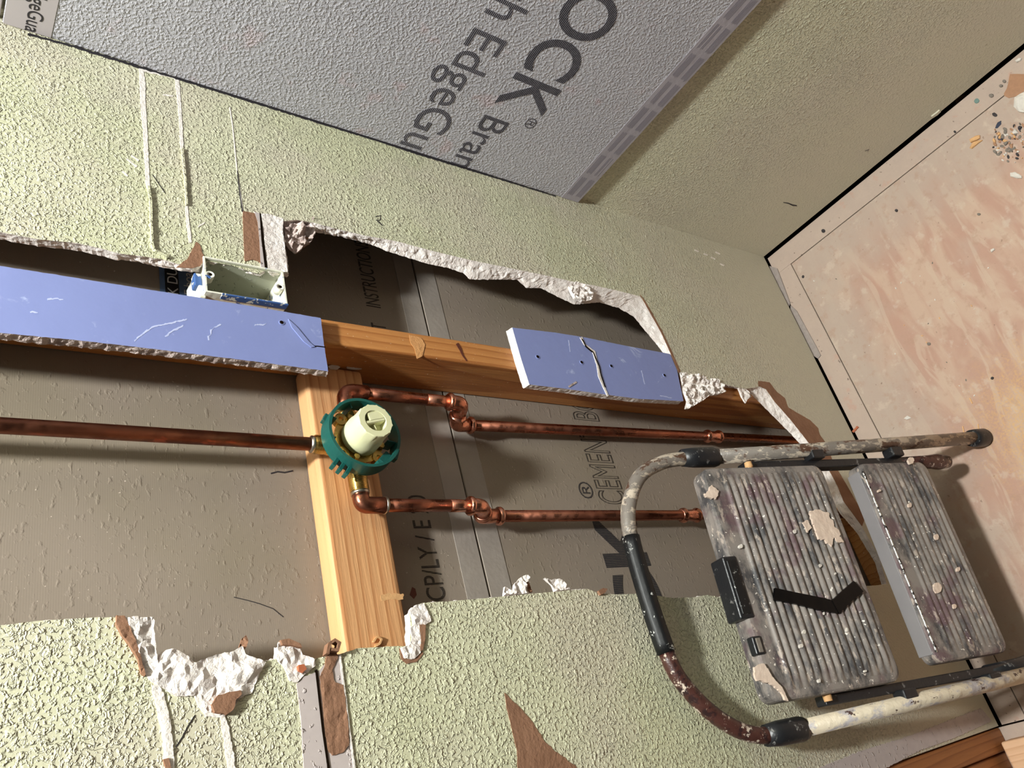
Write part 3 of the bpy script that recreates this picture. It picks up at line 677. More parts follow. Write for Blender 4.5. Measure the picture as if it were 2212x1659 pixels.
text('printed_mark', '®', .030, basis((0, 1, 0), (0, 0, -1), (sx, -.146, .874)), 'ink_side_thin', gb, thick=.0004)
text('printed_text', 'Brand', .078, basis((0, 1, 0), (0, 0, -1), (sx, -.1255, .953)), 'ink_side', gb, thick=.0004, clip=CL, xs=.90)
text('printed_text', 'EdgeGuard', .092, basis((0, 1, 0), (0, 0, -1), (sx, -.2635, 1.061)), 'ink_side_thin', gb, thick=.0004, clip=CL, xs=.90)
text('printed_text', 'with', .092, basis((0, 1, 0), (0, 0, -1), (sx, -.427, 1.061)), 'ink_side_thin', gb, thick=.0004, xs=.90)
text('printed_text', 'Cement Board', .092, basis((0, 1, 0), (0, 0, -1), (sx, -1.02, 1.061)), 'ink_side_thin', gb, thick=.0004, xs=.90)
patch('frayed_mesh', WP(ribbon([(60, 74), (150, 98), (300, 145), (420, 181), (560, 225), (700, 268), (820, 305), (900, 331), (1000, 362), (1100, 393), (1200, 424)], [5, 4, 5, 5, 4, 5, 4, 5, 4, 3, 2])), 'W', 0, .0007, 'ink', gb, jagamp=.0016)
gb2 = empty('cement_board', (0, -.5, 1.652), 'second grey cement board above the lettered one, only its bottom edge visible', 'cement board')
bm = bmesh.new(); box(bm, BX, -.0006, -1.30, -.0100, 1.651, 2.40, bev=.0012); link('board_panel', bm, 'board_tape', gb2)

# ================================================================== FRAMING
def lumber(name, x0, x1, y0, y1, z0, z1, mat, label, cat='stud', bev=.003):
    bm = bmesh.new(); box(bm, x0, x1, y0, y1, z0, z1, bev=bev); return tag(link(name, bm, mat), label, cat)
stud = lumber('wall_stud', -.4500, -.4085, .0129, .1010, 0, 2.40, 'old_stud', 'vertical orange-brown stud behind both blue drywall pieces', 'stud')
def on_stud(name, px, mat, y=.0127): patch(name, WP(px, y), 'W', y, .0006, mat, stud, jagamp=.0004)
on_stud('scrape_mark', [(884, 724), (910, 730), (918, 745), (912, 770), (900, 776), (896, 755), (886, 740)], 'stud_scrape')
on_stud('saw_mark', ribbon([(987, 742), (993, 752), (1000, 768), (1008, 780)], [6, 6, 3, 2]), 'red_stain')
blk = lumber('blocking', -1.12, -.4515, .0640, .1010, 1.1735, 1.2625, 'pine', 'pale pine block laid flat behind the shower valve', 'blocking', bev=.007)
patch('stamp_mark', WP(ribbon([(822, 1292), (840, 1288), (872, 1290)], 12), .064), 'W', .064, .0003, 'chip_wood', blk, jagamp=.002)
lumber('bottom_plate', -1.12, -.005, .016, .1010, .0, .038, 'old_stud', 'bottom plate lumber at the foot of the open wall', 'plate')
lumber('door_stud', -1.172, -1.1335, .0040, .1010, .0, 2.40, 'jamb_wood', 'red-brown door stud beside the taped wall end', 'stud', .004)
lumber('door_stud', -1.262, -1.174, .0150, .1010, .0, 2.40, 'jamb_wood', 'brown jack stud farther from the corner than the taped wall end', 'stud', .003)
pl = lumber('floor_lumber', -1.30, -1.156, -.60, -.004, .0005, .042, 'pale_lumber', 'pale lumber piece lying on the floor by the door stud', 'lumber', .004)

# blue drywall pieces nailed on the stud
def strip_holes(o, holes, y=.0):
    for hx, hy, r_ in holes:
        p = hit(hx, hy, 1, y); bm = bmesh.new()
        lathe(bm, [(0, r_*1.25), (.0007, r_*1.2), (.0008, r_*.8)], (p.x, y, p.z), (0, -1, 0), 20)
        link('screw_dimple', bm, 'blue_drywall', o)
        bm = bmesh.new(); bmesh.ops.create_circle(bm, cap_ends=True, segments=18, radius=r_*.85, matrix=Matrix.Translation((p.x, y-.0009, p.z)) @ Matrix.Rotation(math.pi/2, 4, 'X'))
        link('screw_hole', bm, 'dark_void', o)
bl = empty('drywall_strip', (-.46, 0, 1.26), 'long blue drywall strip left on the stud beside the electrical box', 'drywall strip')
f1 = [(-.4160, 1.98)]+WP([(0, 574), (350, 630), (560, 664), (693, 687), (700, 745), (709, 802)])+WP([(560, 782), (300, 750), (150, 733), (0, 719)])+[(-.5035, 1.98)]
b1 = [V(p) for p in f1]; c1 = sum(b1, V((0, 0)))/len(b1)
b1 = [V((p.x-.0005 if p.x < -.46 else p.x+.001, p.y-(.002 if p.y < 1.3 else 0))) for p in b1]
s1 = slab('drywall_piece', f1, b1, 0, .0126, ['blue_drywall', 'gypsum_dirty'], bl, n=560, rows=5, amp=.0024, jf=.0004, jb=.0018, seed=2)
strip_holes(s1, [(608, 697, .0032)])
patch('crease', WP([(622, 690), (640, 706), (668, 740), (680, 750), (672, 751), (655, 738), (630, 708)]), 'W', 0, .0012, 'blue_drywall', s1)
patch('crack', WP(ribbon([(670, 748), (686, 748), (703, 750)], 2)), 'W', 0, .0004, 'dark_void', s1)
for k, q in enumerate(([(290, 737), (310, 718), (335, 705), (360, 700), (406, 690)], [(355, 726), (375, 715), (395, 703)], [(450, 735), (455, 715), (475, 700)], [(550, 703), (575, 700)], [(100, 646), (136, 646)], [(64, 674), (80, 674)])):
    patch('scuff', WP(ribbon(q, 3)), 'W', 0, .0002, 'pale_blue', s1, jagamp=.0020, seed=k)
bl2 = empty('drywall_strip', (-.43, 0, .55), 'short cracked blue drywall piece screwed to the stud', 'drywall strip')
f2 = WP([(1106, 708), (1200, 719), (1257, 728), (1350, 747), (1447, 765), (1462, 800), (1470, 838), (1476, 867), (1380, 862), (1310, 853), (1220, 840), (1143, 831), (1125, 775)])
b2 = [V(p) for p in f2]; b2 = [V((p.x+(.001 if p.x > -.43 else .0005), p.y+(.0035 if p.y > .88 else 0))) for p in b2]
s2 = slab('drywall_piece', f2, b2, -.0006, .0126, ['blue_drywall', 'gypsum'], bl2, n=420, rows=4, amp=.0012, jf=.0003, jb=.0006, seed=6)
strip_holes(s2, [(1161, 771, .0034), (1256, 783, .0034), (1320, 791, .0034), (1435, 811, .0034)], -.0006)
patch('crack', WP(ribbon([(1254, 729), (1262, 745), (1276, 755), (1282, 762), (1290, 790), (1294, 812), (1304, 838), (1312, 856)], [5, 3, 3, 6, 4, 6, 4, 3])), 'W', -.0006, .0010, 'gypsum', s2, jagamp=.0008)
patch('crack', WP(ribbon([(1256, 733), (1265, 750), (1280, 762), (1293, 792), (1297, 812), (1306, 838)], 1.8)), 'W', -.0006, .0014, 'dark_void', s2, jagamp=.0005)
patch('scuff', WP(ribbon([(1228, 836), (1236, 831), (1244, 826)], 4)), 'W', -.0006, .001, 'gypsum_dirty', s2)
for k, q in enumerate(([(1425, 855), (1450, 860)], [(1385, 800), (1392, 830)], [(1228, 735), (1231, 760)])):
    patch('scuff', WP(ribbon(q, 1.6)), 'W', -.0006, .0002, 'pale_blue', s2, jagamp=.0012, seed=k)

# electrical box
eb = empty('electrical_box', (-.381, 0, 1.357), 'paint-smeared blue electrical box above the long blue strip', 'electrical box')
bx0, bx1, bz0, bz1, byf, byb, t_ = -.4080, -.3505, 1.3060, 1.4120, -.0035, .072, .0022
bm = bmesh.new()
box(bm, bx0, bx0+t_, byf, byb, bz0, bz1, 0); box(bm, bx1-t_, bx1, byf, byb, bz0, bz1, 0)
box(bm, bx0+t_, bx1-t_, byf, byb, bz0, bz0+t_, 0); box(bm, bx0+t_, bx1-t_, byf, byb, bz1-t_, bz1, 0)
box(bm, bx0+t_, bx1-t_, byb-t_, byb, bz0+t_, bz1-t_, 1)
link('box_shell', bm, ['box_paint', 'box_inner'], eb)
bm = bmesh.new(); box(bm, bx1-t_-.0006, bx1-t_-.0001, byf+.002, byb-t_, bz0+t_, bz1-t_); box(bm, bx0+t_, bx1-t_-.0006, byb-t_-.0006, byb-t_-.0001, bz0+t_, bz1-t_)
link('inner_face', bm, 'box_inner', eb)
for zc in (bz1-t_-.005, bz0+t_+.005):
    bm = bmesh.new(); lathe(bm, [(.000, .0052), (.0005, .0057), (.012, .0057), (.012, .0), ], (-.379, byf, zc), (0, 1, 0), 20)
    lathe(bm, [(.000, .0052), (.0002, .0024), (.004, .0022), (.004, 0)], (-.379, byf-.0002, zc), (0, 1, 0), 20)
    sc_o = link('screw_tab', bm, 'box_paint', eb, True)
    bm = bmesh.new(); bmesh.ops.create_circle(bm, cap_ends=True, segments=16, radius=.0022, matrix=Matrix.Translation((-.379, byf-.0003, zc)) @ Matrix.Rotation(math.pi/2, 4, 'X')); link('screw_hole', bm, 'dark_void', sc_o)
bm = bmesh.new(); box(bm, bx0-.0008, bx0+.0018, byf-.0008, .006, bz0-.001, bz1-.02, 0, .0006); link('box_lip', bm, 'box_blue', eb)
bm = bmesh.new(); box(bm, -.392, -.372, .006, .02, bz1, bz1+.010, 0, .002); link('nail_tab', bm, 'box_blue', eb)
bm = bmesh.new(); box(bm, -.412, -.392, .004, .05, bz1-.003, bz1+.006, 0, .002); link('nail_tab', bm, 'box_paint', eb)

# ================================================================== PLUMBING
PR = .0088
def pipe_obj(name, pts, mat, parent, r_=PR, rad=.02):
    bm = bmesh.new(); tube(bm, fillet(pts, rad) if len(pts) > 2 else pts, r_, 28); return link(name, bm, mat, parent, False)
def press_fit(parent, a_, b_, r_=PR, name='coupling'):
    """a pressed copper coupling between a_ and b_: sleeve with raised bead rings at both ends"""
    a_, b_ = V(a_), V(b_); L_ = (b_-a_).length; bm = bmesh.new()
    pr = [(0, r_), (0, r_+.0015), (.003, r_+.0018), (.0045, r_+.0042), (.008, r_+.0046), (.0105, r_+.0022), (.013, r_+.0016), (L_*.5-.003, r_+.0020), (L_*.5, r_+.0014),
          (L_*.5+.003, r_+.0020), (L_-.013, r_+.0016), (L_-.0105, r_+.0022), (L_-.008, r_+.0046), (L_-.0045, r_+.0042), (L_-.003, r_+.0018), (L_, r_+.0015), (L_, r_)]
    lathe(bm, pr, a_, b_-a_, 32)
    return link(name, bm, 'copper_bright', parent, True)
def elbow(parent, pts, r_=PR, rad=.016, mat='copper_bright', beads=True, name='elbow'):
    bm = bmesh.new(); pp = fillet(pts, rad, 10)
    tube(bm, pp, r_+.0022, 28)
    if beads:
        for a_, b_ in ((pp[0], pp[1]), (pp[-1], pp[-2])):
            d_ = (b_-a_).normalized(); lathe(bm, [(-.0015, r_), (-.0015, r_+.0030), (.001, r_+.0050), (.0045, r_+.0050), (.0065, r_+.0024)], a_, d_, 28)
    o = link(name, bm, mat, parent, True); return o
VX, VY, VZ = -.5925, .040, 1.222
riser = empty('riser_pipe', (VX, VY, 1.29), 'dark mottled copper riser pipe running up from the green valve ring', 'pipe')
pipe_obj('pipe', [(VX, VY, 1.2775), (-.5905, VY, 2.05)], 'copper_old', riser)
bm = bmesh.new(); lathe(bm, [(0, PR), (0, PR+.0022), (.003, PR+.0026), (.005, PR)], (VX, VY, 1.2765), (0, 0, 1), 28); link('solder_joint', bm, 'solder', riser, True)

# shower valve
vb = empty('shower_valve', (VX, VY, VZ), 'brass shower valve with green plaster ring and cream plastic cap', 'shower valve')
bm = bmesh.new()
lathe(bm, [(-.020, 0), (-.020, .020), (-.016, .026), (.010, .027), (.0165, .022), (.0168, 0)], (VX, VY, VZ), (0, 1, 0), 40)
for dz, dx in ((1, 0), (-1, 0), (0, 1), (0, -1)):
    tube(bm, [V((VX, VY, VZ)), V((VX+dx*.036, VY, VZ+dz*.036))], .0135, 24)
link('valve_body', bm, 'brass', vb, True)
# flange plate with four screw lugs
bm = bmesh.new()
lathe(bm, [(0, .019), (0, .034), (.004, .034), (.004, .019)], (VX, .0185, VZ), (0, 1, 0), 48)
for ang in (40, 130, 220, 310):
    cxx, czz = VX+.035*math.cos(math.radians(ang)), VZ+.035*math.sin(math.radians(ang))
    lathe(bm, [(0, .0035), (0, .0085), (.010, .0085), (.010, .0035), (0, .0035)], (cxx, .0165, czz), (0, 1, 0), 24)
link('flange', bm, 'brass', vb, False)
for ang in (20, 160, 250, 290):
    cxx, czz = VX+.030*math.cos(math.radians(ang)), VZ+.030*math.sin(math.radians(ang))
    bm = bmesh.new(); lathe(bm, [(0, 0), (0, .0042), (.004, .0046), (.004, .003), (.012, .003)], (cxx, .0125, czz), (0, 1, 0), 6); link('hex_screw', bm, 'brass', vb)
# threaded adapters: up and to the left
def threaded(parent, a_, dr, L_=.030, r_=.0112):
    pr = [(0, r_-.002), (0, r_+.0012), (.003, r_+.0012), (.003, r_)]; t = .004
    while t < L_-.003: pr += [(t, r_), (t+.0007, r_+.0014), (t+.0014, r_)]; t += .0022
    pr += [(L_-.001, r_), (L_, r_-.001), (L_, r_-.003)]
    bm = bmesh.new(); lathe(bm, pr, a_, dr, 32); return link('threaded_adapter', bm, 'brass', parent, True)
threaded(vb, (VX, VY, VZ+.034), (0, 0, 1), .022)
threaded(vb, (VX-.030, VY, VZ), (-1, 0, 0), .038)
threaded(vb, (VX+.030, VY, VZ), (1, 0, 0), .022)
# green ring
ring = None
bm = bmesh.new(); RO, RI = .0500, .0462
lathe(bm, [(0, RI), (0, RO), (.024, RO+.0008), (.024, RI), (0, RI)], (VX, -.0010, VZ), (0, 1, 0), 96)
# inner ribs and lugs
for ang in (60, 100, 15, 340, 200):
    ca, sa = math.cos(math.radians(ang)), math.sin(math.radians(ang))
    g = bmesh.ops.create_cube(bm, size=1, matrix=Matrix.Translation((VX+ca*(RI-.003), .018, VZ+sa*(RI-.003))) @ Matrix.Rotation(-math.radians(ang), 4, 'Y') @ Matrix.Diagonal((.007, .026, .0012, 1)))
ringo = link('plaster_ring', bm, 'green_plastic', vb)
def rbox(ang, rc, yc, dr, dy, dt, name='ring_lug', n=1):
    bm = bmesh.new(); ca, sa = math.cos(math.radians(ang)), math.sin(math.radians(ang))
    for k in range(n):
        off = (k-(n-1)/2)*dt*1.9
        bmesh.ops.create_cube(bm, size=1, matrix=Matrix.Translation((VX+ca*rc-sa*off, yc, VZ+sa*rc+ca*off)) @ Matrix.Rotation(-math.radians(ang), 4, 'Y') @ Matrix.Diagonal((dr, dy, dt, 1)))
    bmesh.ops.bevel(bm, geom=bm.edges[:], offset=.0005, segments=1, affect='EDGES')
    link(name, bm, 'green_plastic', ringo)
# angle measured from +X (right on the wall) towards +Z (up)
rbox(143, .0545, .018, .014, .012, .0050, n=3)
rbox(245, .0520, .018, .008, .010, .016)
rbox(20, .0512, .016, .005, .010, .012)
rbox(60, .0512, .018, .006, .009, .012)
rbox(225, .0415, .020, .010, .018, .018)
rbox(150, .0400, .022, .013, .008, .012)
rbox(258, .0400, .016, .012, .022, .002)
# cap
bm = bmesh.new()
pr = [(0, .0240), (.002, .0262), (.018, .0262), (.022, .0250), (.034, .0243), (.047, .0232), (.049, .0225), (.049, .0150), (.036, .0140), (.036, 0)]
rg = lathe(bm, pr, (VX, .0180, VZ), (0, -1, 0), 60, ref=V((.2, 0, .9)))
for k in range(60):
    if k % 5 == 0:
        for j in (5, 6):
            c_ = V((VX, rg[j][k].co.y, VZ)); rg[j][k].co = c_+(rg[j][k].co-c_)*1.05
cap = link('valve_cap', bm, 'cream_plastic', vb)
cap.data.polygons.foreach_set('use_smooth', [abs(p.normal.y) < .8 for p in cap.data.polygons])
bm = bmesh.new()
bmesh.ops.create_cube(bm, size=1, matrix=Matrix.Translation((VX, -.0235, VZ)) @ Matrix.Rotation(math.radians(-15), 4, 'Y') @ Matrix.Diagonal((.0045, .0135, .0285, 1)))
bmesh.ops.create_cube(bm, size=1, matrix=Matrix.Translation((VX-.006, -.0215, VZ)) @ Matrix.Rotation(math.radians(75), 4, 'Y') @ Matrix.Diagonal((.0020, .0105, .012, 1)))
bmesh.ops.create_cube(bm, size=1, matrix=Matrix.Translation((VX+.008, -.0285, VZ-.002)) @ Matrix.Rotation(math.radians(-15), 4, 'Y') @ Matrix.Diagonal((.012, .0035, .022, 1)))
bmesh.ops.bevel(bm, geom=bm.edges[:], offset=.0008, segments=2, affect='EDGES'); link('cap_grip', bm, 'cream_plastic', cap)

# run from the right-hand port (upper in the photo)
ra = empty('water_pipe', (-.52, .06, .06), 'copper water line beside the stud, with crossover elbows below the valve', 'pipe')
xa = -.5065
elbow(ra, [(VX+.048, VY, VZ), (xa, VY, VZ), (xa, VY, VZ-.035)], rad=.020, mat='copper_pipe', beads=False)
pipe_obj('pipe', [(xa, VY, VZ-.030), (xa-.0005, VY, 1.090)], 'copper_pipe', ra)
pipe_obj('pipe', [(xa-.0005, VY, 1.091), (xa-.0005, VY, 1.046)], 'copper_bright', ra, PR+.0001)
elbow(ra, [(xa-.0005, VY, 1.052), (xa-.001, VY, 1.026), (xa-.012, .066, 1.024)], rad=.013)
elbow(ra, [(xa-.010, .062, 1.024), (xa-.0165, .078, 1.020), (xa-.0150, .078, .990)], rad=.012)
bot = V((-.4890, .078, .06)); top_ = V((xa-.0150, .078, .992))
at_z = lambda z: top_.lerp(bot, (top_.z-z)/(top_.z-bot.z))
pipe_obj('pipe', [top_, bot], 'copper_pipe', ra)
zc = hit(1540, 943, 1, .078).z
press_fit(ra, at_z(zc+.024), at_z(zc-.024))
# run from the left-hand port (lower in the photo)
rb = empty('water_pipe', (-.675, .06, .06), 'copper water line that passes behind the step stool', 'pipe')
xb = -.6765
elbow(rb, [(VX-.0670, VY, VZ), (xb, VY, VZ), (xb, VY, VZ-.034)], rad=.017, mat='copper_pipe', beads=False)
bm = bmesh.new(); lathe(bm, [(0, PR), (0, PR+.0035), (.004, PR+.0032), (.005, PR)], (VX-.0655, VY, VZ), (-1, 0, 0), 28); link('solder_joint', bm, 'solder', rb, True)
bm = bmesh.new(); lathe(bm, [(0, PR), (0, PR+.0028), (.003, PR+.0026), (.004, PR)], (xb, VY, VZ-.031), (0, 0, -1), 28); link('solder_joint', bm, 'solder', rb, True)
z_c = hit(1012, 1090, 1, VY).z
pipe_obj('pipe', [(xb, VY, VZ-.028), (xb+.0005, VY, z_c+.030)], 'copper_pipe', rb)
pipe_obj('pipe', [(xb+.0005, VY, z_c+.032), (xb+.0005, VY, z_c-.004)], 'copper_bright', rb, PR+.0001)
elbow(rb, [(xb+.0005, VY, z_c), (xb, VY, z_c-.022), (xb-.002, .066, z_c-.040)], rad=.015)
elbow(rb, [(xb-.001, .058, z_c-.034), (xb-.0015, .071, z_c-.046), (xb-.0012, .071, z_c-.075)], rad=.012)
pipe_obj('pipe', [(xb-.0012, .071, z_c-.073), (xb+.004, .071, .06)], 'copper_pipe', rb)
zc2 = hit(1492, 1114, 1, .071).z
press_fit(rb, (xb+.0007, .071, zc2+.026), (xb+.0009, .071, zc2-.022))

# ================================================================== STEP STOOL (folded, leaning on the wall)
sa_, sb_ = -.23696, .24855
lean = -math.atan(sb_)*-1
MW = Matrix.Translation((-.645, sa_, .0)) @ Matrix.Rotation(math.atan(sb_)*-1, 4, 'X') @ Matrix.Rotation(math.radians(3.0), 4, 'Y') @ Matrix.Rotation(math.radians(-2.5), 4, 'Z')
st = empty('step_stool', (0, 0, 0), 'paint-splattered two-step folding stool leaning folded against the wall', 'step stool', mw=MW)
bpy.context.view_layer.update()
def sl(name, bm, mats, parent=None, smooth=False):
    """link a mesh given in stool coordinates: x along the steps, y towards the wall, z up the frame"""
    bm.transform(MW); return link(name, bm, mats, parent or st, smooth)
WD = .428
for x_, zb_, mt, nm in ((0, .020, 'stool_steel', 'frame_rail'), (-WD, .004, 'stool_white_drips', 'frame_rail')):
    xt = x_-.028 if x_ == 0 else x_-.014; xo = x_ if x_ == 0 else x_+.006
    bm = bmesh.new(); tube(bm, [(xo, 0, zb_), ((xo+xt)/2, 0, .33), (xt, 0, .66)], .0135, 24, prof=(1.18, .86), ref=V((0, 1, 0)))
    sl(nm, bm, mt, smooth=True)
    bm = bmesh.new(); tube(bm, [(xt, 0, .655), (xt, 0, .662), (xt, 0, .70), (xt, 0, .722)], [.0150, .0168, .0164, .0140], 24, ref=V((0, 1, 0)))
    box(bm, xt-.010, xt+.010, -.002, .020, .650, .705, bev=.004)
    sl('joint_sleeve', bm, 'stool_black', smooth=True)
    bm = bmesh.new(); z0 = zb_-.018 if x_ == 0 else zb_-.012
    tube(bm, [(xo, 0, z0-.002), (xo, 0, z0+.003), (xo-.001, 0, z0+.026), (xo-.0015, -.001, z0+.040)], [.0150, .0180, .0178, .0160], 24, ref=V((0, 1, 0)))
    sl('rubber_foot', bm, 'stool_black', smooth=True)
# handle
HZ = .846
hp = [(x, 0, z) for x, z in ((-.028, .69), (-.030, .728), (-.036, .765), (-.056, .808), (-.095, .838), (-.14, .852), (-.22, .852), (-.318, .843), (-.36, .830), (-.402, .798), (-.430, .76), (-.441, .725), (-.442, .69))]
def crom(pts, n=6):
    pts = [V(p) for p in pts]; out = []
    P_ = [pts[0]*2-pts[1]]+pts+[pts[-1]*2-pts[-2]]
    for i in range(1, len(P_)-2):
        a_, b_, c_, d_ = P_[i-1:i+3]
        for k in range(n):
            t = k/n; out.append(.5*((2*b_)+(-a_+c_)*t+(2*a_-5*b_+4*c_-d_)*t*t+(-a_+3*b_-3*c_+d_)*t**3))
    out.append(pts[-1]); return out
cp = crom(hp)
k0 = min(range(len(cp)), key=lambda i: abs(cp[i].x+.146)+(0 if cp[i].z > .8 else 9)); k1 = min(range(len(cp)), key=lambda i: abs(cp[i].x+.318)+(0 if cp[i].z > .8 else 9))
bm = bmesh.new(); tube(bm, cp[:k0+1], .0112, 24); sl('handle_tube', bm, 'stool_steel', smooth=True)
bm = bmesh.new(); tube(bm, cp[k1:], .0112, 24); sl('handle_tube', bm, 'stool_rusty', smooth=True)['label'] = 'rust-brown handle tube'
bm = bmesh.new(); mid = [p for p in cp[k0:k1+1]]
seg = 40; rings = tube(bm, [mid[0]]+mid+[mid[-1]], [.0112]+[.0135]*len(mid)+[.0112], seg)
for rg_ in rings:
    c_ = sum((v_.co for v_ in rg_), V())/seg
    for k, v_ in enumerate(rg_):
        v_.co = c_+(v_.co-c_)*(1.0-.035*(1 if k % 5 == 0 else 0))
sl('hand_grip', bm, 'foam_grip', smooth=True)['label'] = 'black foam hand grip'
# folding legs inside the rails (dark channels) ending in bulky feet
for x_, sgn in ((-.043, 1), (-.412, -1)):
    bm = bmesh.new(); box(bm, x_-.007, x_+.007, .002, .024, .165, .60, bev=.002)
    lg = sl('rear_leg', bm, 'stool_black')
    bm = bmesh.new(); tube(bm, [(x_, .012, .25), (x_, .012, .17), (x_, .013, .145), (x_, .013, .118)], [.010, .0125, .0150, .0120], 20)
    sl('leg_foot', bm, 'stool_rusty' if sgn > 0 else 'stool_black', lg, True)
    for zz_ in (.452, .265):
        bm = bmesh.new(); box(bm, x_+(.004 if sgn > 0 else -.022), x_+(.022 if sgn > 0 else -.004), -.014, .010, zz_-.014, zz_+.014, bev=.003)
        sl('hinge_bracket', bm, 'stool_black')
    bm = bmesh.new(); lathe(bm, [(0, 0), (0, .006), (.008, .0065), (.012, .004), (.012, 0)], (x_-sgn*-.002, -.004, .600), (-sgn, 0, 0), 16); sl('rivet', bm, 'chip_wood')
# treads
def tread(name, x0, x1, z0, z1, yf, yb, nrib, rib0, rib1, rr=.018, rh=.0040, mat='stool_tread', lab=None):
    """thick moulded tread with rounded corners and ribs along its length"""
    prof = []
    for (cx_, cz_, a0) in ((x1-rr, z1-rr, 0), (x0+rr, z1-rr, 90), (x0+rr, z0+rr, 180), (x1-rr, z0+rr, 270)):
        for k in range(7):
            a_ = math.radians(a0+15*k); prof.append(V((cx_+rr*math.cos(a_), cz_+rr*math.sin(a_))))
    cc_ = V(((x0+x1)/2, (z0+z1)/2)); bm = bmesh.new(); rings = []
    for y_, ins in ((yb, .003), (yb-.003, 0), (yf+.006, 0), (yf+.0025, .0012), (yf+.0006, .0042), (yf, .0085)):
        ring = []
        for p in prof:
            dv = (p-cc_); sx_ = (abs(dv.x)-ins)/abs(dv.x) if abs(dv.x) > 1e-6 else 1; sz_ = (abs(dv.y)-ins)/abs(dv.y) if abs(dv.y) > 1e-6 else 1
            ring.append(bm.verts.new((cc_.x+dv.x*sx_, y_, cc_.y+dv.y*sz_)))
        rings.append(ring)
    n_ = len(prof)
    for j in range(len(rings)-1):
        for k in range(n_): bm.faces.new((rings[j][k], rings[j][(k+1) % n_], rings[j+1][(k+1) % n_], rings[j+1][k]))
    bm.faces.new(rings[0][::-1]); bm.faces.new(rings[-1])
    bmesh.ops.recalc_face_normals(bm, faces=bm.faces)
    o = sl(name, bm, mat, smooth=False)
    # corrugated top
    bm = bmesh.new(); NZ, NX = nrib*10, 30; gr = []
    for i in range(NZ+1):
        z = rib0+(rib1-rib0)*i/NZ; row = []
        for k in range(NX+1):
            x = x0+.013+(x1-x0-.026)*k/NX
            endf = min(1, min(k, NX-k)/2.0, min(i, NZ-i)/4.0)
            hgt = (.5-.5*math.cos(2*math.pi*nrib*i/NZ))**.7
            q = V((x*25, z*25, 3)); wear = .95+.1*noise.noise(q)
            row.append(bm.verts.new((x, yf-.0002-rh*hgt*endf*wear, z)))
        gr.append(row)
    for i in range(NZ):
        for k in range(NX): bm.faces.new((gr[i][k], gr[i][k+1], gr[i+1][k+1], gr[i+1][k]))
    bmesh.ops.recalc_face_normals(bm, faces=bm.faces)
    if sum((f_.normal.y for f_ in bm.faces)) > 0: bmesh.ops.reverse_faces(bm, faces=bm.faces)
    sl('ribbed_surface', bm, mat, o, True)
    return o
t1 = tread('top_step', -.405, -.055, .464, .710, -.022, .010, 15, .478, .678)
t2 = tread('lower_step', -.390, -.054, .216, .380, -.020, .012, 10, .226, .352, rr=.016, rh=.0026)
# bare silver upper side of the lower step with a worn bright edge
bm = bmesh.new(); box(bm, -.376, -.068, -.0150, .0125, .3775, .3812, bev=.001); sl('side_flange', bm, 'tread_edge', t2)['label'] = 'bare grey metal flange'
bm = bmesh.new(); pp = [(-.374+.304*k/60, -.0195+.0006*noise.noise(V((k*.7, 0, 0))), .3755+.0012*noise.noise(V((k*.9, 3, 0)))) for k in range(61)]
tube(bm, pp, .0020, 8); sl('worn_edge', bm, 'bare_metal', t2)
# latch and slot on the upper side of the top step
def lloc(px, py, h_):
    """stool coordinates of a sight line at depth y=-h_ off the frame plane"""
    Mi = MW.inverted(); c_ = Mi @ CAM; d_ = (Mi.to_3x3() @ ray(px, py)); t = (-h_-c_.y)/d_.y; return c_+d_*t
p0, p1 = lloc(1560, 1212, .016), lloc(1592, 1335, .016)
bm = bmesh.new(); box(bm, -.290, -.198, -.0235, .010, .696, .722, bev=.003); lt = sl('latch', bm, 'stool_black', t1)
bm = bmesh.new(); box(bm, -.284, -.204, -.0250, -.0200, .701, .717, bev=.0018); sl('latch_plate', bm, 'foam_grip', lt)
p2 = lloc(1617, 1398, .016)
bm = bmesh.new(); box(bm, -.341, -.315, -.0240, -.010, .697, .714, bev=.0025); sl('release_button', bm, 'stool_black', t1)
bm = bmesh.new(); box(bm, -.338, -.318, -.0252, -.022, .701, .709, bev=.0012); sl('button_insert', bm, 'chip_grey', t1)
# tape and dried paint on the top step
def on_tread(name, px, mat, h_=.0285, thick=.0007, parent=t1, jg=.0):
    pts = [lloc(a_, b_, h_) for a_, b_ in px]; P2 = [V((p.x, p.z)) for p in pts]
    if jg: P2 = jag(resample(P2, 90, True), jg, 150, 2)
    bm = bmesh.new(); n_ = len(P2)
    va = [bm.verts.new((p.x, -h_-thick, p.y)) for p in P2]; vb_ = [bm.verts.new((p.x, -h_+.0035, p.y)) for p in P2]
    for tri in geometry.tessellate_polygon([[V((p.x, p.y, 0)) for p in P2]]):
        try: bm.faces.new([va[i] for i in tri])
        except ValueError: pass
    for i in range(n_): bm.faces.new((va[i], va[(i+1) % n_], vb_[(i+1) % n_], vb_[i]))
    bmesh.ops.recalc_face_normals(bm, faces=bm.faces)
    return sl(name, bm, mat, parent)
on_tread('black_tape', [(1674, 1270), (1720, 1280), (1780, 1292), (1798, 1297), (1810, 1325), (1770, 1318), (1720, 1305), (1672, 1296)], 'electrical_tape', .0282)
on_tread('black_tape', [(1797, 1297), (1815, 1280), (1844, 1255), (1865, 1278), (1840, 1298), (1812, 1325)], 'electrical_tape', .0290)
on_tread('paint_blob', [(1748, 1108), (1762, 1100), (1790, 1108), (1800, 1130), (1812, 1150), (1822, 1172), (1810, 1170), (1800, 1160), (1795, 1180), (1780, 1165), (1768, 1165), (1760, 1140)], 'paint_blob', .0270, jg=.004)
on_tread('paint_blob', [(1521, 1070), (1538, 1050), (1552, 1060), (1545, 1078)], 'paint_blob', .0250, jg=.003)
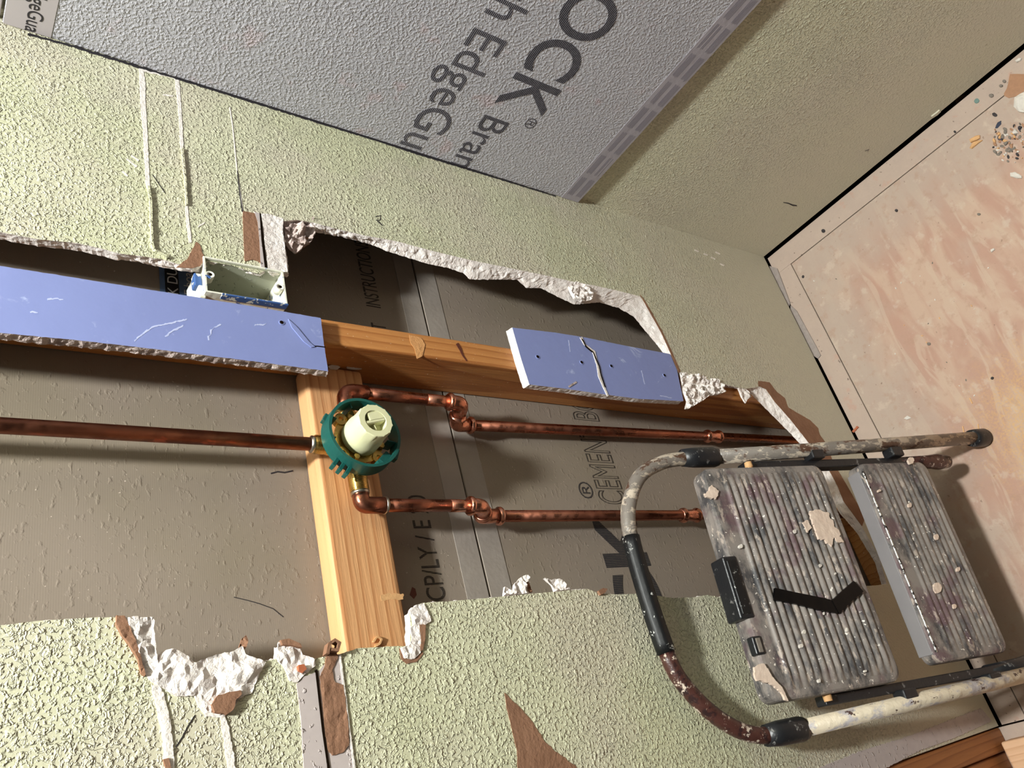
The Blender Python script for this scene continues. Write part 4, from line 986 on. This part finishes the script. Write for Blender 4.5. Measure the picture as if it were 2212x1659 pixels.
on_tread('paint_blob', [(1628, 1440), (1650, 1432), (1660, 1450), (1672, 1466), (1690, 1485), (1704, 1515), (1698, 1512), (1680, 1488), (1660, 1474), (1634, 1470)], 'paint_blob', .0262, jg=.002)
on_tread('paint_blob', [(1733, 1128), (1745, 1124), (1752, 1140), (1744, 1150)], 'paint_blob', .0270, jg=.002)
for k, (a_, b_, r_) in enumerate(((1968, 995, 6), (1965, 1091, 4), (2023, 1160, 5), (1900, 1060, 2.5), (2070, 1230, 4), (2025, 1270, 9), (2062, 1310, 4))):
    on_tread('paint_drop', [(a_+r_*math.cos(q*.628), b_+1.3*r_*math.sin(q*.628)) for q in range(10)], 'paint_blob', .0242, parent=t2, jg=.0012)
for k, (a_, b_, r_) in enumerate(((1717, 1148, 5), (1737, 1365, 5), (1730, 1395, 6), (1772, 1222, 4), (1805, 1240, 3), (1600, 1180, 5), (1830, 1360, 4), (1770, 1470, 4), (1870, 1450, 3), (1780, 1325, 3))):
    on_tread('paint_drop', [(a_+.7*r_*math.cos(q*.628), b_+.9*r_*math.sin(q*.628)) for q in range(10)], 'chip_white', .0264, parent=t1, jg=.0014)

# ================================================================== DEBRIS ON THE FLOOR
def chip(name, px, mat, label, cat, h_=.004, z=0.0, group=None, seed=0, amp=None):
    poly = FP(px, z); c_ = sum((V(p) for p in poly), V((0, 0)))/len(poly)
    sgn = OUT['F']
    P2 = jag(resample([V(p) for p in poly], 28, True), .0006, 200, seed)
    bm = bmesh.new(); n_ = len(P2)
    lo_ = [bm.verts.new((p.x, p.y, z)) for p in P2]
    mid_ = [bm.verts.new((p.x, p.y, z+h_*.7)) for p in P2]
    in_ = [bm.verts.new((c_.x+(p.x-c_.x)*.75, c_.y+(p.y-c_.y)*.75, z+h_*(1+.35*noise.noise(V((p.x*90, p.y*90, seed)))))) for p in P2]
    for a2, b2_ in ((lo_, mid_), (mid_, in_)):
        for i in range(n_): bm.faces.new((a2[i], a2[(i+1) % n_], b2_[(i+1) % n_], b2_[i]))
    bm.faces.new(in_); bm.faces.new(lo_[::-1])
    return tag(link(name, bm, mat), label, cat, group)
def blob(cx_, cy_, rx, ry, n=9, rot=0):
    return [(cx_+rx*math.cos(t)*math.cos(rot)-ry*math.sin(t)*math.sin(rot), cy_+rx*math.cos(t)*math.sin(rot)+ry*math.sin(t)*math.cos(rot)) for t in (2*math.pi*k/n for k in range(n))]
chip('paper_scrap', [(2182, 160), (2214, 160), (2230, 180), (2215, 195), (2197, 208), (2180, 212), (2167, 206), (2176, 190)], 'chip_brown', 'flat brown paper scrap by the side wall, above the white plaster chunk', 'scrap', .0015)
chip('plaster_chunk', [(2194, 212), (2208, 203), (2225, 200), (2240, 225), (2220, 245), (2202, 243), (2192, 232)], 'chip_white', 'largest white plaster chunk, beside the brown paper scrap on the floor', 'debris', .008)
chip('plaster_chunk', [(2183, 374), (2194, 372), (2208, 380), (2208, 386), (2198, 386), (2184, 382)], 'chip_white', 'small oblong white plaster bit in the open floor beyond the debris pile', 'debris', .004)
chip('plaster_chunk', [(2194, 279), (2202, 289), (2184, 291)], 'chip_white', 'small triangular white chip in the debris by the side wall', 'debris', .004)
chip('plaster_chunk', [(1953, 904), (1961, 898), (1969, 903), (1960, 907)], 'chip_white', 'tiny white chip on the plywood just above the stool rail', 'debris', .003)
chip('plaster_chunk', [(2194, 132), (2202, 126), (2208, 126), (2205, 132), (2197, 136)], 'chip_white', 'pale chip lying against the dark gap under the side wall', 'debris', .004)
chip('wood_splinter', [(2095, 302), (2110, 294), (2118, 292), (2118, 300), (2098, 309)], 'chip_wood', 'short pale wood splinter, upper of the touching pair by the filler strip', 'splinter', .005)
chip('wood_splinter', [(2096, 320), (2102, 308), (2112, 304), (2124, 303), (2112, 312), (2100, 322)], 'chip_wood', 'pointed orange wood splinter, lower of the touching pair by the filler strip', 'splinter', .004)
chip('wood_splinter', [(1841, 932), (1852, 920), (1856, 923), (1845, 935)], 'chip_orange', 'short orange wood splinter on the strip at the broken wall base', 'splinter', .003)
chip('paint_flake', [(2150, 277), (2155, 265), (2163, 261), (2163, 268), (2155, 277)], 'chip_blue', 'long leaf-shaped dark blue paint flake in the debris', 'paint flake', .0015)
chip('paint_flake', blob(2160, 298, 5, 6), 'chip_blue', 'roundish dark blue paint flake in the debris below the long flake', 'paint flake', .002)
chip('paint_flake', blob(2110, 218, 5, 6, rot=.8), 'chip_green', 'grey-green paint flake on the strip along the side wall', 'paint flake', .0015)
chip('paint_flake', blob(2203, 277, 4, 5), 'chip_blue', 'dark flake directly behind the triangular white chip', 'paint flake', .0015)
chip('pebble', blob(2170, 176, 4, 3.5), 'chip_grey', 'upper of two round grey bits beside the brown paper scrap', 'debris', .003)
chip('pebble', blob(2163, 186, 4, 3), 'chip_grey', 'lower of two round grey bits beside the brown paper scrap', 'debris', .003)
chip('pebble', blob(2142, 207, 5, 4), 'chip_grey', 'grey bit with a white crumb on the side wall strip', 'debris', .004)
chip('pebble', blob(2063, 285, 3, 2.5), 'chip_dark', 'small dark bit right beside the strip seam, left of the splinters', 'debris', .002)
chip('pebble', blob(2149, 248, 6, 4, rot=.4), 'chip_dark', 'dark knot-like bit between the seam and the blue flake', 'debris', .002)
chip('pebble', blob(1937, 455, 3.2, 3.2), 'chip_dark', 'black round screw head in the open plywood near the corner', 'screw', .003)
chip('pebble', blob(1779, 499, 4, 4), 'chip_dark', 'dark screw head in the strip along the side wall near the corner', 'screw', .003)
chip('pebble', blob(1735, 598, 2.5, 3.5), 'chip_dark', 'small black bit just inside the plywood seam at the corner', 'debris', .002)
chip('pebble', blob(2144, 817, 3.2, 3.2), 'chip_dark', 'black crumb on the plywood near the sawdust patch', 'debris', .003)
chip('pebble', blob(2007, 743, 4, 3.5), 'chip_grey', 'brown-grey bit in the middle of the open plywood', 'debris', .002)
chip('pebble', blob(2115, 463, 4, 3), 'chip_grey', 'brownish bit on the plywood beyond the corner screw', 'debris', .002)
chip('plaster_chunk', [(2140, 540), (2148, 536), (2150, 540), (2142, 546)], 'chip_white', 'thin white crumb in the open plywood at the photo right', 'debris', .003)
chip('plaster_chunk', [(1798, 1000), (1799, 999), (1800, 1001), (1799, 1002)], 'chip_white', 'x', 'debris', .002) if False else None
random.seed(21)
names = (('chip_grey', 'pebble'), ('chip_brown', 'pebble'), ('chip_white', 'plaster_crumb'), ('chip_dark', 'pebble'), ('chip_wood', 'wood_crumb'))
for k in range(84):
    px, py = 2146+random.random()*66, 252+random.random()*100
    if py < 262+(2212-px)*.2: py += 30
    m_, nm = names[random.choice((0, 0, 1, 2, 3, 4, 1))]
    r_ = random.uniform(1.2, 4.0)
    chip(nm, blob(px, py, r_*1.3, r_*.8, rot=random.random()*3), m_, 'tiny crumb in the debris pile beside the side wall', 'debris', random.uniform(.001, .004), group='crumbs in the debris pile', seed=k)
for k in range(34):
    px, py = 1700+random.random()*480, 560+random.random()*380
    if hit(px, py, 2, 0).y > -.06 or hit(px, py, 2, 0).x > -.07: continue
    r_ = random.uniform(.8, 2.0)
    chip('dust_crumb', blob(px, py, r_*1.4, r_*.8, rot=random.random()*3), random.choice(['chip_white', 'chip_wood', 'chip_white', 'chip_grey']), 'tiny crumb scattered on the open plywood', 'debris', .0012, group='crumbs scattered on the open plywood', seed=k+50)
for q in ([(2080, 921), (2083, 936)], [(2113, 916), (2115, 930)], [(2095, 860), (2101, 872)]):
    o = patch('sawdust_sliver', FP(ribbon(q, 2.5)), 'F', 0, .0015, 'chip_wood', None)
    tag(o, 'thin pale wood sliver at the stool foot in the sawdust', 'sliver', 'slivers by the stool foot')
# flakes caught on the block and a curl of wood
def flake_on(name, px, y, mat, label, cat, th=.002):
    return tag(patch(name, WP(px, y), 'W', y, th, mat, None, jagamp=.0005), label, cat)
flake_on('drywall_flake', [(708, 792), (722, 788), (734, 794), (728, 799), (714, 798)], .0640, 'chip_white', 'pale drywall flake on the pine block, directly below the blue strip corner', 'flake')
flake_on('drywall_flake', [(745, 790), (760, 789), (776, 793), (782, 798), (768, 799), (750, 797)], .0640, 'chip_white', 'pale drywall flake on the pine block, second from the blue strip corner', 'flake')
flake_on('wood_curl', ribbon([(805, 1388), (812, 1378), (822, 1382), (818, 1392), (808, 1398)], 4), .0640, 'chip_wood', 'small curl of wood on the pine block at its lower end', 'splinter', .004)
# smears of compound on the strip along the broken wall
sm_ = patch('compound_smear', FP([(1709, 660), (1722, 672), (1740, 705), (1765, 750), (1774, 768), (1768, 775), (1757, 768), (1742, 735), (1722, 700), (1708, 672)], -.0003), 'F', -.0003, .0025, 'compound_grey', None, grid=.006, amp=.001)
tag(sm_, 'long grey dried compound smear along the foot of the broken wall', 'compound smear')
sm_ = patch('compound_smear', FP([(1664, 575), (1680, 580), (1692, 612), (1708, 655), (1702, 672), (1690, 650), (1676, 615), (1665, 590)], -.0003), 'F', -.0003, .003, 'compound_grey', None, grid=.005, amp=.002, seed=3)
tag(sm_, 'lumpy grey compound smear right in the floor corner', 'compound smear')
